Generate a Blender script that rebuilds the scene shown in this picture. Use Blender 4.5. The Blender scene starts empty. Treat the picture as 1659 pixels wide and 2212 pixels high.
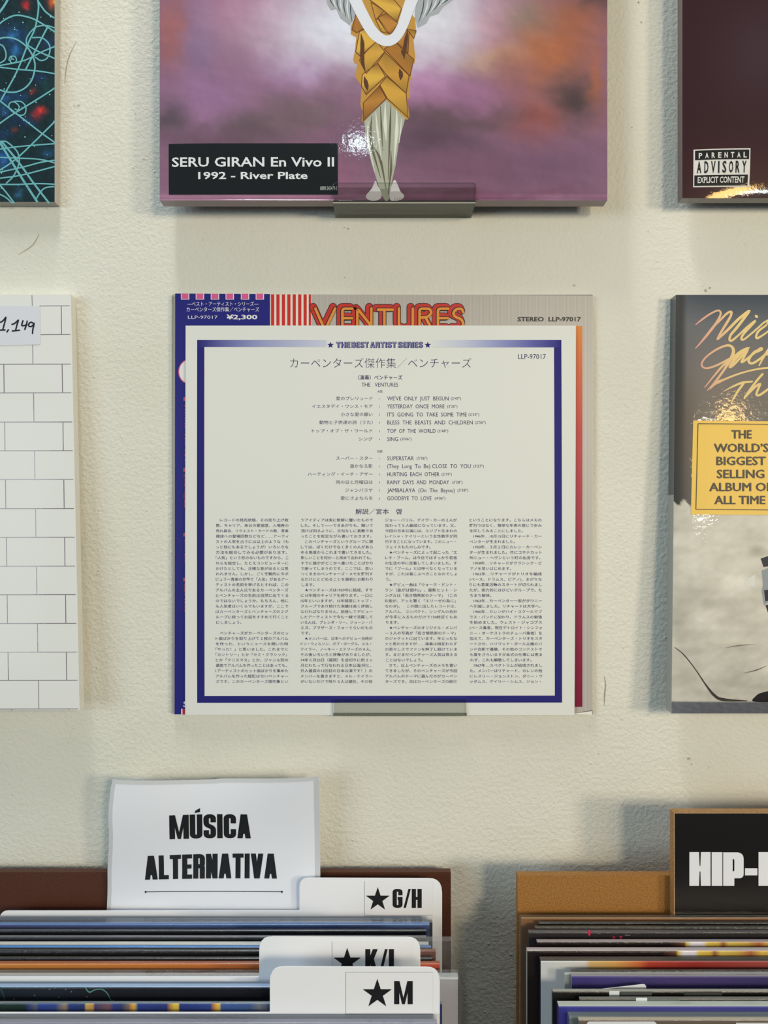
import bpy, math, random
import numpy as np
from mathutils import Vector
from mathutils.geometry import tessellate_polygon

random.seed(7)
rng = np.random.default_rng(11)
S = bpy.context.scene
COL = S.collection

# ------------------------------------------------------------------ camera, light, exposure
F = 1650.0            # focal length in pixels of the 1659 x 2212 frame
CX, CY = 829.5, 1106.0
D0 = 0.575            # camera to wall, metres; wall plane is y = 0, camera at z = 0 (1.42 m above the floor)
FLOOR_Z = -1.42

cam = bpy.data.cameras.new('camera')
cam.sensor_fit = 'VERTICAL'
cam.sensor_height = 36.0
cam.lens = 36.0 * F / 2212.0
cam.clip_start = 0.01
cam_ob = bpy.data.objects.new('camera', cam)
cam_ob.location = (0, -D0, 0)
cam_ob.rotation_euler = (math.radians(90), 0, 0)
COL.objects.link(cam_ob)
S.camera = cam_ob

S.view_settings.view_transform = 'Standard'
S.view_settings.look = 'None'
S.view_settings.gamma = 1.0
S.view_settings.use_curve_mapping = False
S.view_settings.exposure = -0.08

world = bpy.data.worlds.new('room_light')
S.world = world
world.use_nodes = True
wb = world.node_tree.nodes['Background']
wb.inputs['Color'].default_value = (0.46, 0.78, 1.0, 1)
wb.inputs['Strength'].default_value = 0.17


def area(name, loc, target, sx, sy, power, color):
    l = bpy.data.lights.new(name, 'AREA')
    l.shape = 'RECTANGLE'
    l.size, l.size_y = sx, sy
    l.energy = power
    l.color = color
    o = bpy.data.objects.new(name, l)
    o.location = loc
    d = Vector(target) - Vector(loc)
    o.rotation_euler = d.to_track_quat('-Z', 'Y').to_euler()
    COL.objects.link(o)
    return o


area('warm_shop_lamp', (0.95, -1.75, 0.40), (0.05, 0, -0.05), 0.15, 0.15, 2.4, (1.0, 0.60, 0.20))
area('small_cool_tube', (1.12, -1.72, 0.36), (0.05, 0, -0.05), 0.26, 0.05, 1.6, (0.80, 0.97, 1.0))
area('warm_shop_lamp', (0.72, -1.80, 0.30), (0.05, 0, -0.05), 0.22, 0.22, 10.0, (1.0, 0.86, 0.66))
area('warm_shop_lamp', (1.50, -1.60, 0.12), (0.05, 0, -0.05), 0.30, 0.30, 13.5, (1.0, 0.87, 0.67))
area('ceiling_tube_lamp', (-0.22, -0.36, 1.45), (-0.05, 0, -0.05), 0.10, 0.55, 12.5, (0.97, 0.98, 0.97))
area('ceiling_spot', (-0.09, -2.2, 1.27), (0.0, 0, 0), 0.045, 0.045, 0.5, (0.72, 0.95, 1.0))
area('cool_side_fill', (-1.9, -2.0, 0.12), (0.0, 0, -0.15), 1.5, 1.0, 24.0, (0.76, 0.90, 1.0))  # added soft cool fill from the left front, not an actual window


# ------------------------------------------------------------------ helpers
def lin(c, e=1.0):
    out = []
    for v in c[:3]:
        v = v / 255.0
        v = v / 12.92 if v <= 0.04045 else ((v + 0.055) / 1.055) ** 2.4
        out.append(min(0.93, v / e))
    return (out[0], out[1], out[2], 1.0)


MATS = {}


def mat(name, rough=0.5, coat=0.0, coat_rough=0.05, spec=0.5, bump=None, coat_bump=None, color=None, metallic=0.0,
        speckle=None):
    """print / paper material: base colour from the mesh's own print colours unless `color` is given"""
    if name in MATS:
        return MATS[name]
    m = bpy.data.materials.new(name)
    m.use_nodes = True
    nt = m.node_tree
    b = nt.nodes['Principled BSDF']
    if color is None:
        a = nt.nodes.new('ShaderNodeVertexColor')
        a.layer_name = 'print'
        src = a.outputs['Color']
    else:
        r = nt.nodes.new('ShaderNodeRGB')
        r.outputs[0].default_value = lin(color)
        src = r.outputs[0]
    tc = nt.nodes.new('ShaderNodeTexCoord')
    if speckle:
        n = nt.nodes.new('ShaderNodeTexNoise')
        n.inputs['Scale'].default_value = speckle[0]
        n.inputs['Detail'].default_value = 5
        nt.links.new(tc.outputs['Object'], n.inputs['Vector'])
        r = nt.nodes.new('ShaderNodeValToRGB')
        r.color_ramp.elements[0].position = 0.3
        r.color_ramp.elements[0].color = (speckle[1],) * 3 + (1,)
        r.color_ramp.elements[1].position = 0.7
        r.color_ramp.elements[1].color = (speckle[2],) * 3 + (1,)
        nt.links.new(n.outputs['Fac'], r.inputs['Fac'])
        mx = nt.nodes.new('ShaderNodeMix')
        mx.data_type = 'RGBA'
        mx.blend_type = 'MULTIPLY'
        mx.inputs[0].default_value = 1.0
        nt.links.new(src, mx.inputs[6])
        nt.links.new(r.outputs['Color'], mx.inputs[7])
        src = mx.outputs[2]
    nt.links.new(src, b.inputs['Base Color'])
    b.inputs['Roughness'].default_value = rough
    b.inputs['Specular IOR Level'].default_value = spec
    b.inputs['Metallic'].default_value = metallic
    b.inputs['Coat Weight'].default_value = coat
    b.inputs['Coat Roughness'].default_value = coat_rough
    for which, sock in ((bump, 'Normal'), (coat_bump, 'Coat Normal')):
        if not which:
            continue
        sc, strength, dist, stretch = which
        mp = nt.nodes.new('ShaderNodeMapping')
        mp.inputs['Scale'].default_value = stretch
        nt.links.new(tc.outputs['Object'], mp.inputs['Vector'])
        n = nt.nodes.new('ShaderNodeTexNoise')
        n.inputs['Scale'].default_value = sc
        n.inputs['Detail'].default_value = 4
        nt.links.new(mp.outputs['Vector'], n.inputs['Vector'])
        bp = nt.nodes.new('ShaderNodeBump')
        bp.inputs['Strength'].default_value = strength
        bp.inputs['Distance'].default_value = dist
        nt.links.new(n.outputs['Fac'], bp.inputs['Height'])
        nt.links.new(bp.outputs['Normal'], b.inputs[sock])
    MATS[name] = m
    return m


def clear_mat(name, tint, gloss=1.0, rough=0.02, veil=0.0, bump=None):
    """clear plastic: see-through with Fresnel reflections and, for film, a faint milky veil"""
    m = bpy.data.materials.new(name)
    m.use_nodes = True
    nt = m.node_tree
    nt.nodes.clear()
    out = nt.nodes.new('ShaderNodeOutputMaterial')
    tr = nt.nodes.new('ShaderNodeBsdfTransparent')
    tr.inputs['Color'].default_value = (*tint, 1)
    gl = nt.nodes.new('ShaderNodeBsdfGlossy')
    gl.inputs['Roughness'].default_value = rough
    fr = nt.nodes.new('ShaderNodeFresnel')
    fr.inputs['IOR'].default_value = 1.49
    mx = nt.nodes.new('ShaderNodeMixShader')
    mu = nt.nodes.new('ShaderNodeMath')
    mu.operation = 'MULTIPLY'
    mu.inputs[1].default_value = gloss
    nt.links.new(fr.outputs['Fac'], mu.inputs[0])
    nt.links.new(mu.outputs[0], mx.inputs['Fac'])
    last = tr.outputs[0]
    if veil:
        df = nt.nodes.new('ShaderNodeBsdfDiffuse')
        df.inputs['Color'].default_value = (0.85, 0.87, 0.88, 1)
        vx = nt.nodes.new('ShaderNodeMixShader')
        vx.inputs['Fac'].default_value = veil
        nt.links.new(tr.outputs[0], vx.inputs[1])
        nt.links.new(df.outputs[0], vx.inputs[2])
        last = vx.outputs[0]
    nt.links.new(last, mx.inputs[1])
    nt.links.new(gl.outputs[0], mx.inputs[2])
    if bump:
        tc = nt.nodes.new('ShaderNodeTexCoord')
        n = nt.nodes.new('ShaderNodeTexNoise')
        n.inputs['Scale'].default_value = bump[0]
        nt.links.new(tc.outputs['Object'], n.inputs['Vector'])
        bp = nt.nodes.new('ShaderNodeBump')
        bp.inputs['Strength'].default_value = bump[1]
        bp.inputs['Distance'].default_value = 0.001
        nt.links.new(n.outputs['Fac'], bp.inputs['Height'])
        nt.links.new(bp.outputs['Normal'], gl.inputs['Normal'])
    nt.links.new(mx.outputs[0], out.inputs['Surface'])
    return m


class MB:
    """collects faces with a print colour and a material, then links them as ONE mesh object"""

    def __init__(self):
        self.v, self.f, self.c, self.m, self.mats, self.sm = [], [], [], [], [], []

    def mi(self, m):
        if m not in self.mats:
            self.mats.append(m)
        return self.mats.index(m)

    def face(self, pts, col, m, smooth=False):
        i = len(self.v)
        self.v.extend([tuple(p) for p in pts])
        self.f.append(tuple(range(i, i + len(pts))))
        cs = col if isinstance(col, list) else [col] * len(pts)
        self.c.append(cs)
        self.m.append(self.mi(m))
        self.sm.append(smooth)

    def poly(self, pts, col, m):
        if len(pts) <= 4:
            return self.face(pts, col, m)
        vs = [Vector(p) for p in pts]
        cs = col if isinstance(col, list) else [col] * len(pts)
        for t in tessellate_polygon([vs]):
            self.face([pts[k] for k in t], [cs[k] for k in t], m)

    def grid(self, P, C, m, smooth=True):
        """P[j][i] points, C[j][i] colours; shared vertices"""
        nj, ni = len(P), len(P[0])
        base = len(self.v)
        for r in P:
            self.v.extend([tuple(p) for p in r])
        k = self.mi(m)
        for j in range(nj - 1):
            for i in range(ni - 1):
                q = ((j, i), (j + 1, i), (j + 1, i + 1), (j, i + 1))
                self.f.append(tuple(base + a * ni + b for a, b in q))
                self.c.append([C[a][b] for a, b in q])
                self.m.append(k)
                self.sm.append(smooth)

    def box(self, x0, x1, y0, y1, z0, z1, col, m, front=None, fm=None, skip=''):
        p = lambda a, b, c: (a, b, c)
        fs = {'f': [p(x0, y0, z0), p(x1, y0, z0), p(x1, y0, z1), p(x0, y0, z1)],
              'b': [p(x1, y1, z0), p(x0, y1, z0), p(x0, y1, z1), p(x1, y1, z1)],
              'l': [p(x0, y1, z0), p(x0, y0, z0), p(x0, y0, z1), p(x0, y1, z1)],
              'r': [p(x1, y0, z0), p(x1, y1, z0), p(x1, y1, z1), p(x1, y0, z1)],
              't': [p(x0, y0, z1), p(x1, y0, z1), p(x1, y1, z1), p(x0, y1, z1)],
              'u': [p(x0, y1, z0), p(x1, y1, z0), p(x1, y0, z0), p(x0, y0, z0)]}
        for k, q in fs.items():
            if k in skip:
                continue
            if k == 'f' and (front is not None or fm is not None):
                self.face(q, front or col, fm or m)
            else:
                self.face(q, col, m)

    def build(self, name, parent=None, origin=None):
        me = bpy.data.meshes.new(name)
        o = bpy.data.objects.new(name, me)
        if parent is not None:
            o.parent = parent
            origin = parent.location
        elif origin is None:
            a = np.array(self.v)
            origin = Vector(((a[:, 0].min() + a[:, 0].max()) / 2, (a[:, 1].min() + a[:, 1].max()) / 2, a[:, 2].min()))
        origin = Vector(origin)
        if parent is None:
            o.location = origin
        me.from_pydata([(x - origin.x, y - origin.y, z - origin.z) for x, y, z in self.v], [], self.f)
        at = me.color_attributes.new('print', 'FLOAT_COLOR', 'CORNER')
        flat = [ch for cs in self.c for c in cs for ch in c]
        at.data.foreach_set('color', flat)
        for m in self.mats:
            me.materials.append(m)
        me.polygons.foreach_set('material_index', self.m)
        me.polygons.foreach_set('use_smooth', self.sm)
        me.update()
        COL.objects.link(o)
        return o


def tag(o, label, cat, group=None):
    o['label'] = label
    o['category'] = cat
    if group:
        o['group'] = group
    return o


def thing(name, label, cat, loc, group=None):
    o = bpy.data.objects.new(name, None)
    o.empty_display_size = 0.02
    o.location = loc
    COL.objects.link(o)
    return tag(o, label, cat, group)


def wx(px, d): return (px - CX) * d / F
def wz(py, d): return -(py - CY) * d / F


class Page:
    """the flat (or slightly pillowed) front of something standing at distance d from the camera; takes pixel coordinates"""

    def __init__(self, mb, d, bulge=None, eps=0.00007):
        self.mb, self.d, self.bulge, self.eps = mb, d, bulge, eps

    def P(self, x, y, L=0):
        d = self.at(y)
        b = self.bulge(x, y) if self.bulge else 0.0
        return (wx(x, d), d - D0 - b - L * self.eps, wz(y, d))

    def at(self, y):
        if isinstance(self.d, tuple):          # leaning: (top y, distance there, bottom y, distance there)
            ya, da, yb, db = self.d
            return 1.0 / (1 / da + (1 / db - 1 / da) * (y - ya) / (yb - ya))
        return self.d

    def rect(self, x0, y0, x1, y1, col, m, L=1, nx=1, ny=1):
        X = np.linspace(x0, x1, nx + 1)
        Y = np.linspace(y0, y1, ny + 1)
        for j in range(ny):
            for i in range(nx):
                self.mb.face([self.P(X[i], Y[j + 1], L), self.P(X[i + 1], Y[j + 1], L), self.P(X[i + 1], Y[j], L), self.P(X[i], Y[j], L)], col, m)

    def quad(self, pts, col, m, L=1):
        self.mb.face([self.P(x, y, L) for x, y in pts], col, m)

    def poly(self, pts, col, m, L=1):
        self.mb.poly([self.P(x, y, L) for x, y in pts], col, m)

    def hgrad(self, y0, y1, stops, m, L=1):
        for (xa, ca), (xb, cb) in zip(stops, stops[1:]):
            self.mb.face([self.P(xa, y1, L), self.P(xb, y1, L), self.P(xb, y0, L), self.P(xa, y0, L)], [ca, cb, cb, ca], m)

    def vgrad(self, x0, x1, stops, m, L=1):
        for (ya, ca), (yb, cb) in zip(stops, stops[1:]):
            self.mb.face([self.P(x0, yb, L), self.P(x1, yb, L), self.P(x1, ya, L), self.P(x0, ya, L)], [cb, cb, ca, ca], m)

    def disc(self, x, y, rx, col, m, L=1, ry=None, n=14):
        ry = ry or rx
        self.poly([(x + rx * math.cos(t * 2 * math.pi / n), y + ry * math.sin(t * 2 * math.pi / n)) for t in range(n)], col, m, L)

    def star(self, x, y, r, col, m, L=1, inner=0.4):
        pts = []
        for k in range(10):
            a = -math.pi / 2 + k * math.pi / 5
            q = r if k % 2 == 0 else r * inner
            pts.append((x + q * math.cos(a), y + q * math.sin(a)))
        for k in range(10):
            self.mb.face([self.P(x, y, L), self.P(*pts[k], L), self.P(*pts[(k + 1) % 10], L)], col, m)

    def ribbon(self, pts, w, col, m, L=1, caps=True, closed=False):
        """stroke of width w (number or list) along pts; col may be a function of (x, y)"""
        q = [np.array(p, float) for p in pts]
        q = [p for i, p in enumerate(q) if i == 0 or np.linalg.norm(p - q[i - 1]) > 1e-6]
        n = len(q)
        ws = w if isinstance(w, (list, tuple)) else [w] * n
        if len(ws) != n:
            ws = list(np.interp(np.linspace(0, 1, n), np.linspace(0, 1, len(ws)), ws))
        Lf, Rt = [], []
        for i in range(n):
            a = q[i - 1] if (i > 0 or closed) else None
            b = q[(i + 1) % n] if (i < n - 1 or closed) else None
            t1 = (q[i] - a) if a is not None else None
            t2 = (b - q[i]) if b is not None else None
            if t1 is not None: t1 = t1 / (np.linalg.norm(t1) + 1e-9)
            if t2 is not None: t2 = t2 / (np.linalg.norm(t2) + 1e-9)
            t = (t1 if t2 is None else t2 if t1 is None else t1 + t2)
            t = t / (np.linalg.norm(t) + 1e-9)
            nrm = np.array([-t[1], t[0]])
            k = 1.0
            if t1 is not None and t2 is not None:
                k = 1.0 / max(0.5, abs(float(np.dot(nrm, np.array([-t1[1], t1[0]])))))
            Lf.append(q[i] + nrm * ws[i] / 2 * k)
            Rt.append(q[i] - nrm * ws[i] / 2 * k)
        cf = col if callable(col) else (lambda x, y: col)
        rng_ = range(n if closed else n - 1)
        for i in rng_:
            j = (i + 1) % n
            ps = [Lf[i], Lf[j], Rt[j], Rt[i]]
            Li = L + 0.35 * i / n
            self.mb.face([self.P(p[0], p[1], Li) for p in ps], [cf(*q[i]), cf(*q[j]), cf(*q[j]), cf(*q[i])], m)
        if caps and not closed:
            for i in (0, n - 1):
                if ws[i] > 0.8:
                    self.disc(q[i][0], q[i][1], ws[i] / 2, cf(*q[i]), m, L - .12 + (.5 if i else 0), n=10)

    def text(self, s, col, m, L=1, x0=None, x1=None, base=0, em=10, xem=None, bold=0.0, align='l', shear=0.0, fit_h=None, slope=0.0):
        """lettering: baseline y, em in pixels; fitted between x0 and x1 when both are given"""
        vs, fs = glyphs(s, bold)
        if not vs:
            return
        xs = [v[0] for v in vs]
        lo, hi = min(xs), max(xs)
        if fit_h:
            ys = [v[1] for v in vs]
            y0_, y1_ = min(ys), max(ys)
            em = (fit_h[1] - fit_h[0]) / (y1_ - y0_)
            base = fit_h[1] + y0_ * em
        if x0 is not None and x1 is not None and align != 'n':
            k = (x1 - x0) / (hi - lo)
            off = x0 - lo * k
        else:
            k = xem or em
            off = x0 if x1 is None else (x1 - hi * k if x0 is None else x0)
        P = [self.P(off + x * k + shear * y * em, base - y * em + slope * (x - lo) * k, L) for x, y in vs]
        mb = self.mb
        i0 = len(mb.v)
        mb.v.extend(P)
        ki = mb.mi(m)
        for f in fs:
            mb.f.append(tuple(i0 + t for t in f))
            mb.c.append([col] * len(f))
            mb.m.append(ki)
            mb.sm.append(False)


_tc = bpy.data.curves.new('lettering', 'FONT')
_tc.size = 1.0
_tc.resolution_u = 2
_to = bpy.data.objects.new('lettering', _tc)
_cache = {}


def glyphs(s, bold=0.0):
    k = (s, bold)
    if k not in _cache:
        if _to.name not in COL.objects:
            COL.objects.link(_to)
        _tc.body = s
        _tc.offset = bold
        bpy.context.view_layer.update()
        ev = _to.evaluated_get(bpy.context.evaluated_depsgraph_get())
        me = ev.to_mesh()
        _cache[k] = ([(v.co.x, v.co.y) for v in me.vertices], [tuple(p.vertices) for p in me.polygons])
        ev.to_mesh_clear()
    return _cache[k]


def fillet(pts, r, n=5, closed=False):
    out = []
    N = len(pts)
    for i, p in enumerate(pts):
        if not closed and i in (0, N - 1):
            out.append(p)
            continue
        a, b = np.array(pts[i - 1], float), np.array(pts[(i + 1) % N], float)
        p = np.array(p, float)
        u, v = a - p, b - p
        lu, lv = np.linalg.norm(u), np.linalg.norm(v)
        rr = min(r, lu * 0.5, lv * 0.5)
        s, e = p + u / lu * rr, p + v / lv * rr
        for k in range(n + 1):
            t = k / n
            out.append(tuple((1 - t) ** 2 * s + 2 * t * (1 - t) * p + t * t * e))
    return out


def spline(pts, n=6, closed=False):
    P = [np.array(p, float) for p in pts]
    if closed:
        P = [P[-1]] + P + [P[0], P[1]]
    else:
        P = [2 * P[0] - P[1]] + P + [2 * P[-1] - P[-2]]
    out = []
    for i in range(1, len(P) - 2):
        for k in range(n):
            t = k / n
            a, b, c, d = P[i - 1:i + 3]
            out.append(tuple(0.5 * (2 * b + (c - a) * t + (2 * a - 5 * b + 4 * c - d) * t * t + (3 * b - a - 3 * c + d) * t ** 3)))
    if not closed:
        out.append(tuple(P[-2]))
    return out


# ---- heavy condensed stroke letters (width, primitives) in a unit-high box
def letter(ch, s, b, W):
    h, l, r = W / 2, s / 2, W - s / 2
    t, o = 1 - b / 2, b / 2
    V = lambda x, y0=0, y1=1: ('v', x, y0, y1)
    H = lambda x0, x1, y: ('h', x0, x1, y)
    if ch in 'MÚU' and ch != 'M':
        q = [('p', [(l, 1), (l, o), (r, o), (r, 1)])]
        if ch == 'Ú':
            q.append(('q', [(h - s * .25, 1.06), (h + s * .75, 1.10), (h + s * .75, 1.26), (h - s * .1, 1.16)]))
        return W, q
    if ch == 'M':
        w = W * 1.5
        return w, [V(l * .9), V(w - l * .9), ('d', s * .72, 1, w / 2, 0, .56), ('d', w - s * .72, 1, w / 2, 0, .56)]
    if ch == 'S': return W, [('p', [(r, .66), (r, t), (l, t), (l, .56), (r, .44), (r, o), (l, o), (l, .34)])]
    if ch == 'I': return s, [V(l)]
    if ch == 'C': return W, [('p', [(r, .62), (r, t), (l, t), (l, o), (r, o), (r, .38)])]
    if ch == 'G': return W, [('p', [(r, .66), (r, t), (l, t), (l, o), (r, o), (r, .5)]), H(h, W, .5)]
    if ch == 'O': return W, [('p', [(h, t), (l, t), (l, o), (r, o), (r, t), (h, t)])]
    if ch == 'A':
        w = W * 1.1
        return w, [('d', s * .5, 0, w / 2 - s * .1, 1, 1), ('d', w - s * .5, 0, w / 2 + s * .1, 1, 1), H(w * .25, w * .75, .27)]
    if ch == 'V':
        w = W * 1.08
        return w, [('d', s * .5, 1, w / 2 - s * .05, 0, 1), ('d', w - s * .5, 1, w / 2 + s * .05, 0, 1)]
    if ch == 'L': return W * .85, [V(l), H(0, W * .85, o)]
    if ch == 'T': return W * .95, [V(W * .475), H(0, W * .95, t)]
    if ch == 'E': return W * .85, [V(l), H(0, W * .85, t), H(0, W * .8, .5), H(0, W * .85, o)]
    if ch == 'R': return W, [V(l), ('p', [(l, t), (r, t), (r, .5), (l, .5)]), ('p', [(h, .5), (r, .5), (r, 0)])]
    if ch == 'P': return W, [V(l), ('p', [(l, t), (r, t), (r, .42), (l, .42)])]
    if ch == 'B': return W, [V(l), ('p', [(l, t), (r, t), (r, .52), (l, .52)]), ('p', [(l, .52), (r, .52), (r, o), (l, o)])]
    if ch == 'N': return W, [V(l), V(r), ('d', s * .5, 1, W - s * .5, 0, .9)]
    if ch == 'H': return W, [V(l), V(r), H(0, W, .5)]
    if ch == 'K':
        w = W * 1.05
        return w, [V(l), ('d', s * .8, .36, w - s * .5, 1, .95), ('d', s * 1.15, .62, w - s * .48, 0, 1)]
    if ch == '/': return W * .7, [('d', .05, 0, W * .7 - .05, 1, .55)]
    if ch == '-': return W * .62, [('h', 0, W * .62, .42)]
    if ch == ' ': return W * .5, []
    raise ValueError(ch)


def block_text(pg, s, x0, x1, y0, y1, col, m, L=1, st=.2, bar=.16, W=.47, gap=.05, slope=0.0, inline=None, rad=.12):
    """heavy lettering between x0..x1, cap line y0, baseline y1"""
    items, x = [], 0.0
    for ch in s:
        w, pr = letter(ch, st, bar, W)
        items.append((x, pr))
        x += w + gap
    total = x - gap
    kx, ky = (x1 - x0) / total, (y1 - y0)
    M = lambda ox, p: (x0 + (ox + p[0]) * kx, y1 - p[1] * ky + slope * (ox + p[0]) * kx)

    def draw(w_scale, c, LL, dx=0.0):
        L0 = LL
        for ox, pr in items:
            ox = ox + dx
            sw, bw = st * w_scale, bar * w_scale
            for ip, p in enumerate(pr):
                LL = L0 + .17 * ip
                if p[0] == 'v':
                    _, xx, a, e = p
                    for q in range(5):
                        a_, e_ = a + (e - a) * q / 5, a + (e - a) * (q + 1) / 5
                        pg.quad([M(ox, (xx - sw / 2, a_)), M(ox, (xx + sw / 2, a_)), M(ox, (xx + sw / 2, e_)), M(ox, (xx - sw / 2, e_))], c, m, LL)
                elif p[0] == 'h':
                    _, xa, xb, yy = p
                    pg.quad([M(ox, (xa, yy - bw / 2)), M(ox, (xb, yy - bw / 2)), M(ox, (xb, yy + bw / 2)), M(ox, (xa, yy + bw / 2))], c, m, LL)
                elif p[0] == 'd':
                    _, xa, ya, xb, yb, k = p
                    hw = sw * k / 2
                    for q in range(5):
                        x_, X_, y_, Y_ = xa + (xb - xa) * q / 5, xa + (xb - xa) * (q + 1) / 5, ya + (yb - ya) * q / 5, ya + (yb - ya) * (q + 1) / 5
                        pg.quad([M(ox, (x_ - hw, y_)), M(ox, (x_ + hw, y_)), M(ox, (X_ + hw, Y_)), M(ox, (X_ - hw, Y_))], c, m, LL)
                elif p[0] == 'q':
                    pg.quad([M(ox, z) for z in p[1]], c, m, LL)
                else:
                    k = st / bar
                    path = fillet([(a, e * k) for a, e in p[1]], rad)
                    sub = Page(MB(), 1.0)
                    lf = ribbon_edges(path, sw)
                    for (a1, b1), (a2, b2) in zip(lf, lf[1:]):
                        pg.quad([M(ox, (q[0], q[1] / k)) for q in (a1, a2, b2, b1)], c, m, LL)
    draw(1.0, col, L)
    if inline:
        draw(inline[1], inline[0], L + 1, inline[2])


def ribbon_edges(pts, w):
    q = [np.array(p, float) for p in pts]
    q = [p for i, p in enumerate(q) if i == 0 or np.linalg.norm(p - q[i - 1]) > 1e-6]
    out = []
    n = len(q)
    for i in range(n):
        t = q[min(i + 1, n - 1)] - q[max(i - 1, 0)]
        t = t / (np.linalg.norm(t) + 1e-9)
        nr = np.array([-t[1], t[0]])
        out.append((q[i] + nr * w / 2, q[i] - nr * w / 2))
    return out


def wob(x, y, sc, seed):
    """cheap smooth noise in about -1..1 (numpy arrays)"""
    r = np.random.default_rng(seed)
    a = np.zeros(np.broadcast(x, y).shape)
    amp, tot = 1.0, 0.0
    for o in range(4):
        for _ in range(3):
            th, ph = r.uniform(0, 2 * math.pi, 2)
            f = (2 ** o) * r.uniform(.7, 1.3) / sc
            a += amp * np.sin((x * math.cos(th) + y * math.sin(th)) * f * 2 * math.pi + ph + 1.5 * np.sin(y * f * 3 + th))
            tot += amp
        amp *= .6
    return a / tot * 1.8


def lin_arr(a, e=1.0):
    a = np.clip(a, 0, 255) / 255.0
    l = np.where(a <= 0.04045, a / 12.92, ((a + 0.055) / 1.055) ** 2.4)
    return np.clip(l / e, 0, 0.93)


def paint_grid(pg, xs, ys, rgb, m, L=0, e=1.0):
    Y, X = np.meshgrid(ys, xs, indexing='ij')
    A = lin_arr(rgb(X, Y), e)
    P = [[pg.P(x, y, L) for x in xs] for y in ys]
    C = [[(float(A[j, i, 0]), float(A[j, i, 1]), float(A[j, i, 2]), 1.0) for i in range(len(xs))] for j in range(len(ys))]
    pg.mb.grid(P, C, m, smooth=True)


def blobs(X, Y, base, bl, warp=0.0, sc=140, seed=3):
    wxx = X + warp * wob(X, Y, sc, seed)
    wyy = Y + warp * wob(X, Y, sc, seed + 1)
    A = np.zeros(X.shape + (3,)) + np.array(base, float)
    for cx, cy, rx, ry, c, a in bl:
        k = a * np.exp(-(((wxx - cx) / rx) ** 2 + ((wyy - cy) / ry) ** 2))
        A = A * (1 - k[..., None]) + np.array(c, float) * k[..., None]
    return A


def pillow(x0, y0, x1, y1, amount, p=6):
    def f(x, y):
        u = min(1.0, abs((x - (x0 + x1) / 2) / ((x1 - x0) / 2)))
        v = min(1.0, abs((y - (y0 + y1) / 2) / ((y1 - y0) / 2)))
        return amount * (1 - u ** p) * (1 - v ** p)
    return f


def sleeve_sides(mb, x0, y0, x1, y1, d, thick, col, m, bottom=None):
    """the four edges and the back of a sleeve whose front face is x0..x1, y0..y1 at distance d"""
    X0, X1, Z1, Z0 = wx(x0, d), wx(x1, d), wz(y0, d), wz(y1, d)
    ya, yb = d - D0, d - D0 + thick
    mb.box(X0, X1, ya, yb, Z0, Z1, col, m, skip='fu' if bottom else 'f')
    if bottom:
        mb.face([(X0, yb, Z0), (X1, yb, Z0), (X1, ya, Z0), (X0, ya, Z0)], bottom, m)


# ------------------------------------------------------------------ materials
PAPER = mat('matte_print', 0.62, spec=0.3)
CARD = mat('coated_card', 0.42, spec=0.4)
FLATG = mat('lightly_glossed_print', 0.5, coat=0.12, coat_rough=0.1)
GLOSS = mat('shrink_wrapped_print', 0.5, spec=0.15, coat=1.0, coat_rough=0.05, coat_bump=(330, 0.07, 0.0006, (1, 1, 1)))
WRINK = mat('wrinkled_shrink_wrap', 0.4, coat=1.0, coat_rough=0.05, coat_bump=(240, 0.14, 0.0007, (1, 1, 1)))
EDGE = mat('sleeve_edge', 0.35, coat=0.8, coat_rough=0.12, coat_bump=(700, 0.6, 0.0008, (1.0, 1, 1)))
SATIN = mat('satin_panel', 0.3, spec=0.5)
MDF = mat('hardboard', 0.55, spec=0.35, speckle=(1000, 0.58, 1.2), bump=(900, 0.15, 0.0003, (1, 1, 1)))
ACRYL = clear_mat('clear_acrylic', (0.95, 0.955, 0.94), 0.8, 0.05, veil=0.0)
ACRYL_BASE = clear_mat('shaded_acrylic_shelf', (0.62, 0.63, 0.58), 0.8, 0.1, veil=0.03)  # clear plastic; the dark tint paints in shade on the shelf underside
ACRYL_EDGE = clear_mat('acrylic_edge', (0.62, 0.66, 0.62), 1.6, 0.08, veil=0.25)
FILM = clear_mat('clear_film', (0.93, 0.94, 0.95), 1.2, 0.08, veil=0.05, bump=(160, 0.5))

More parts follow.
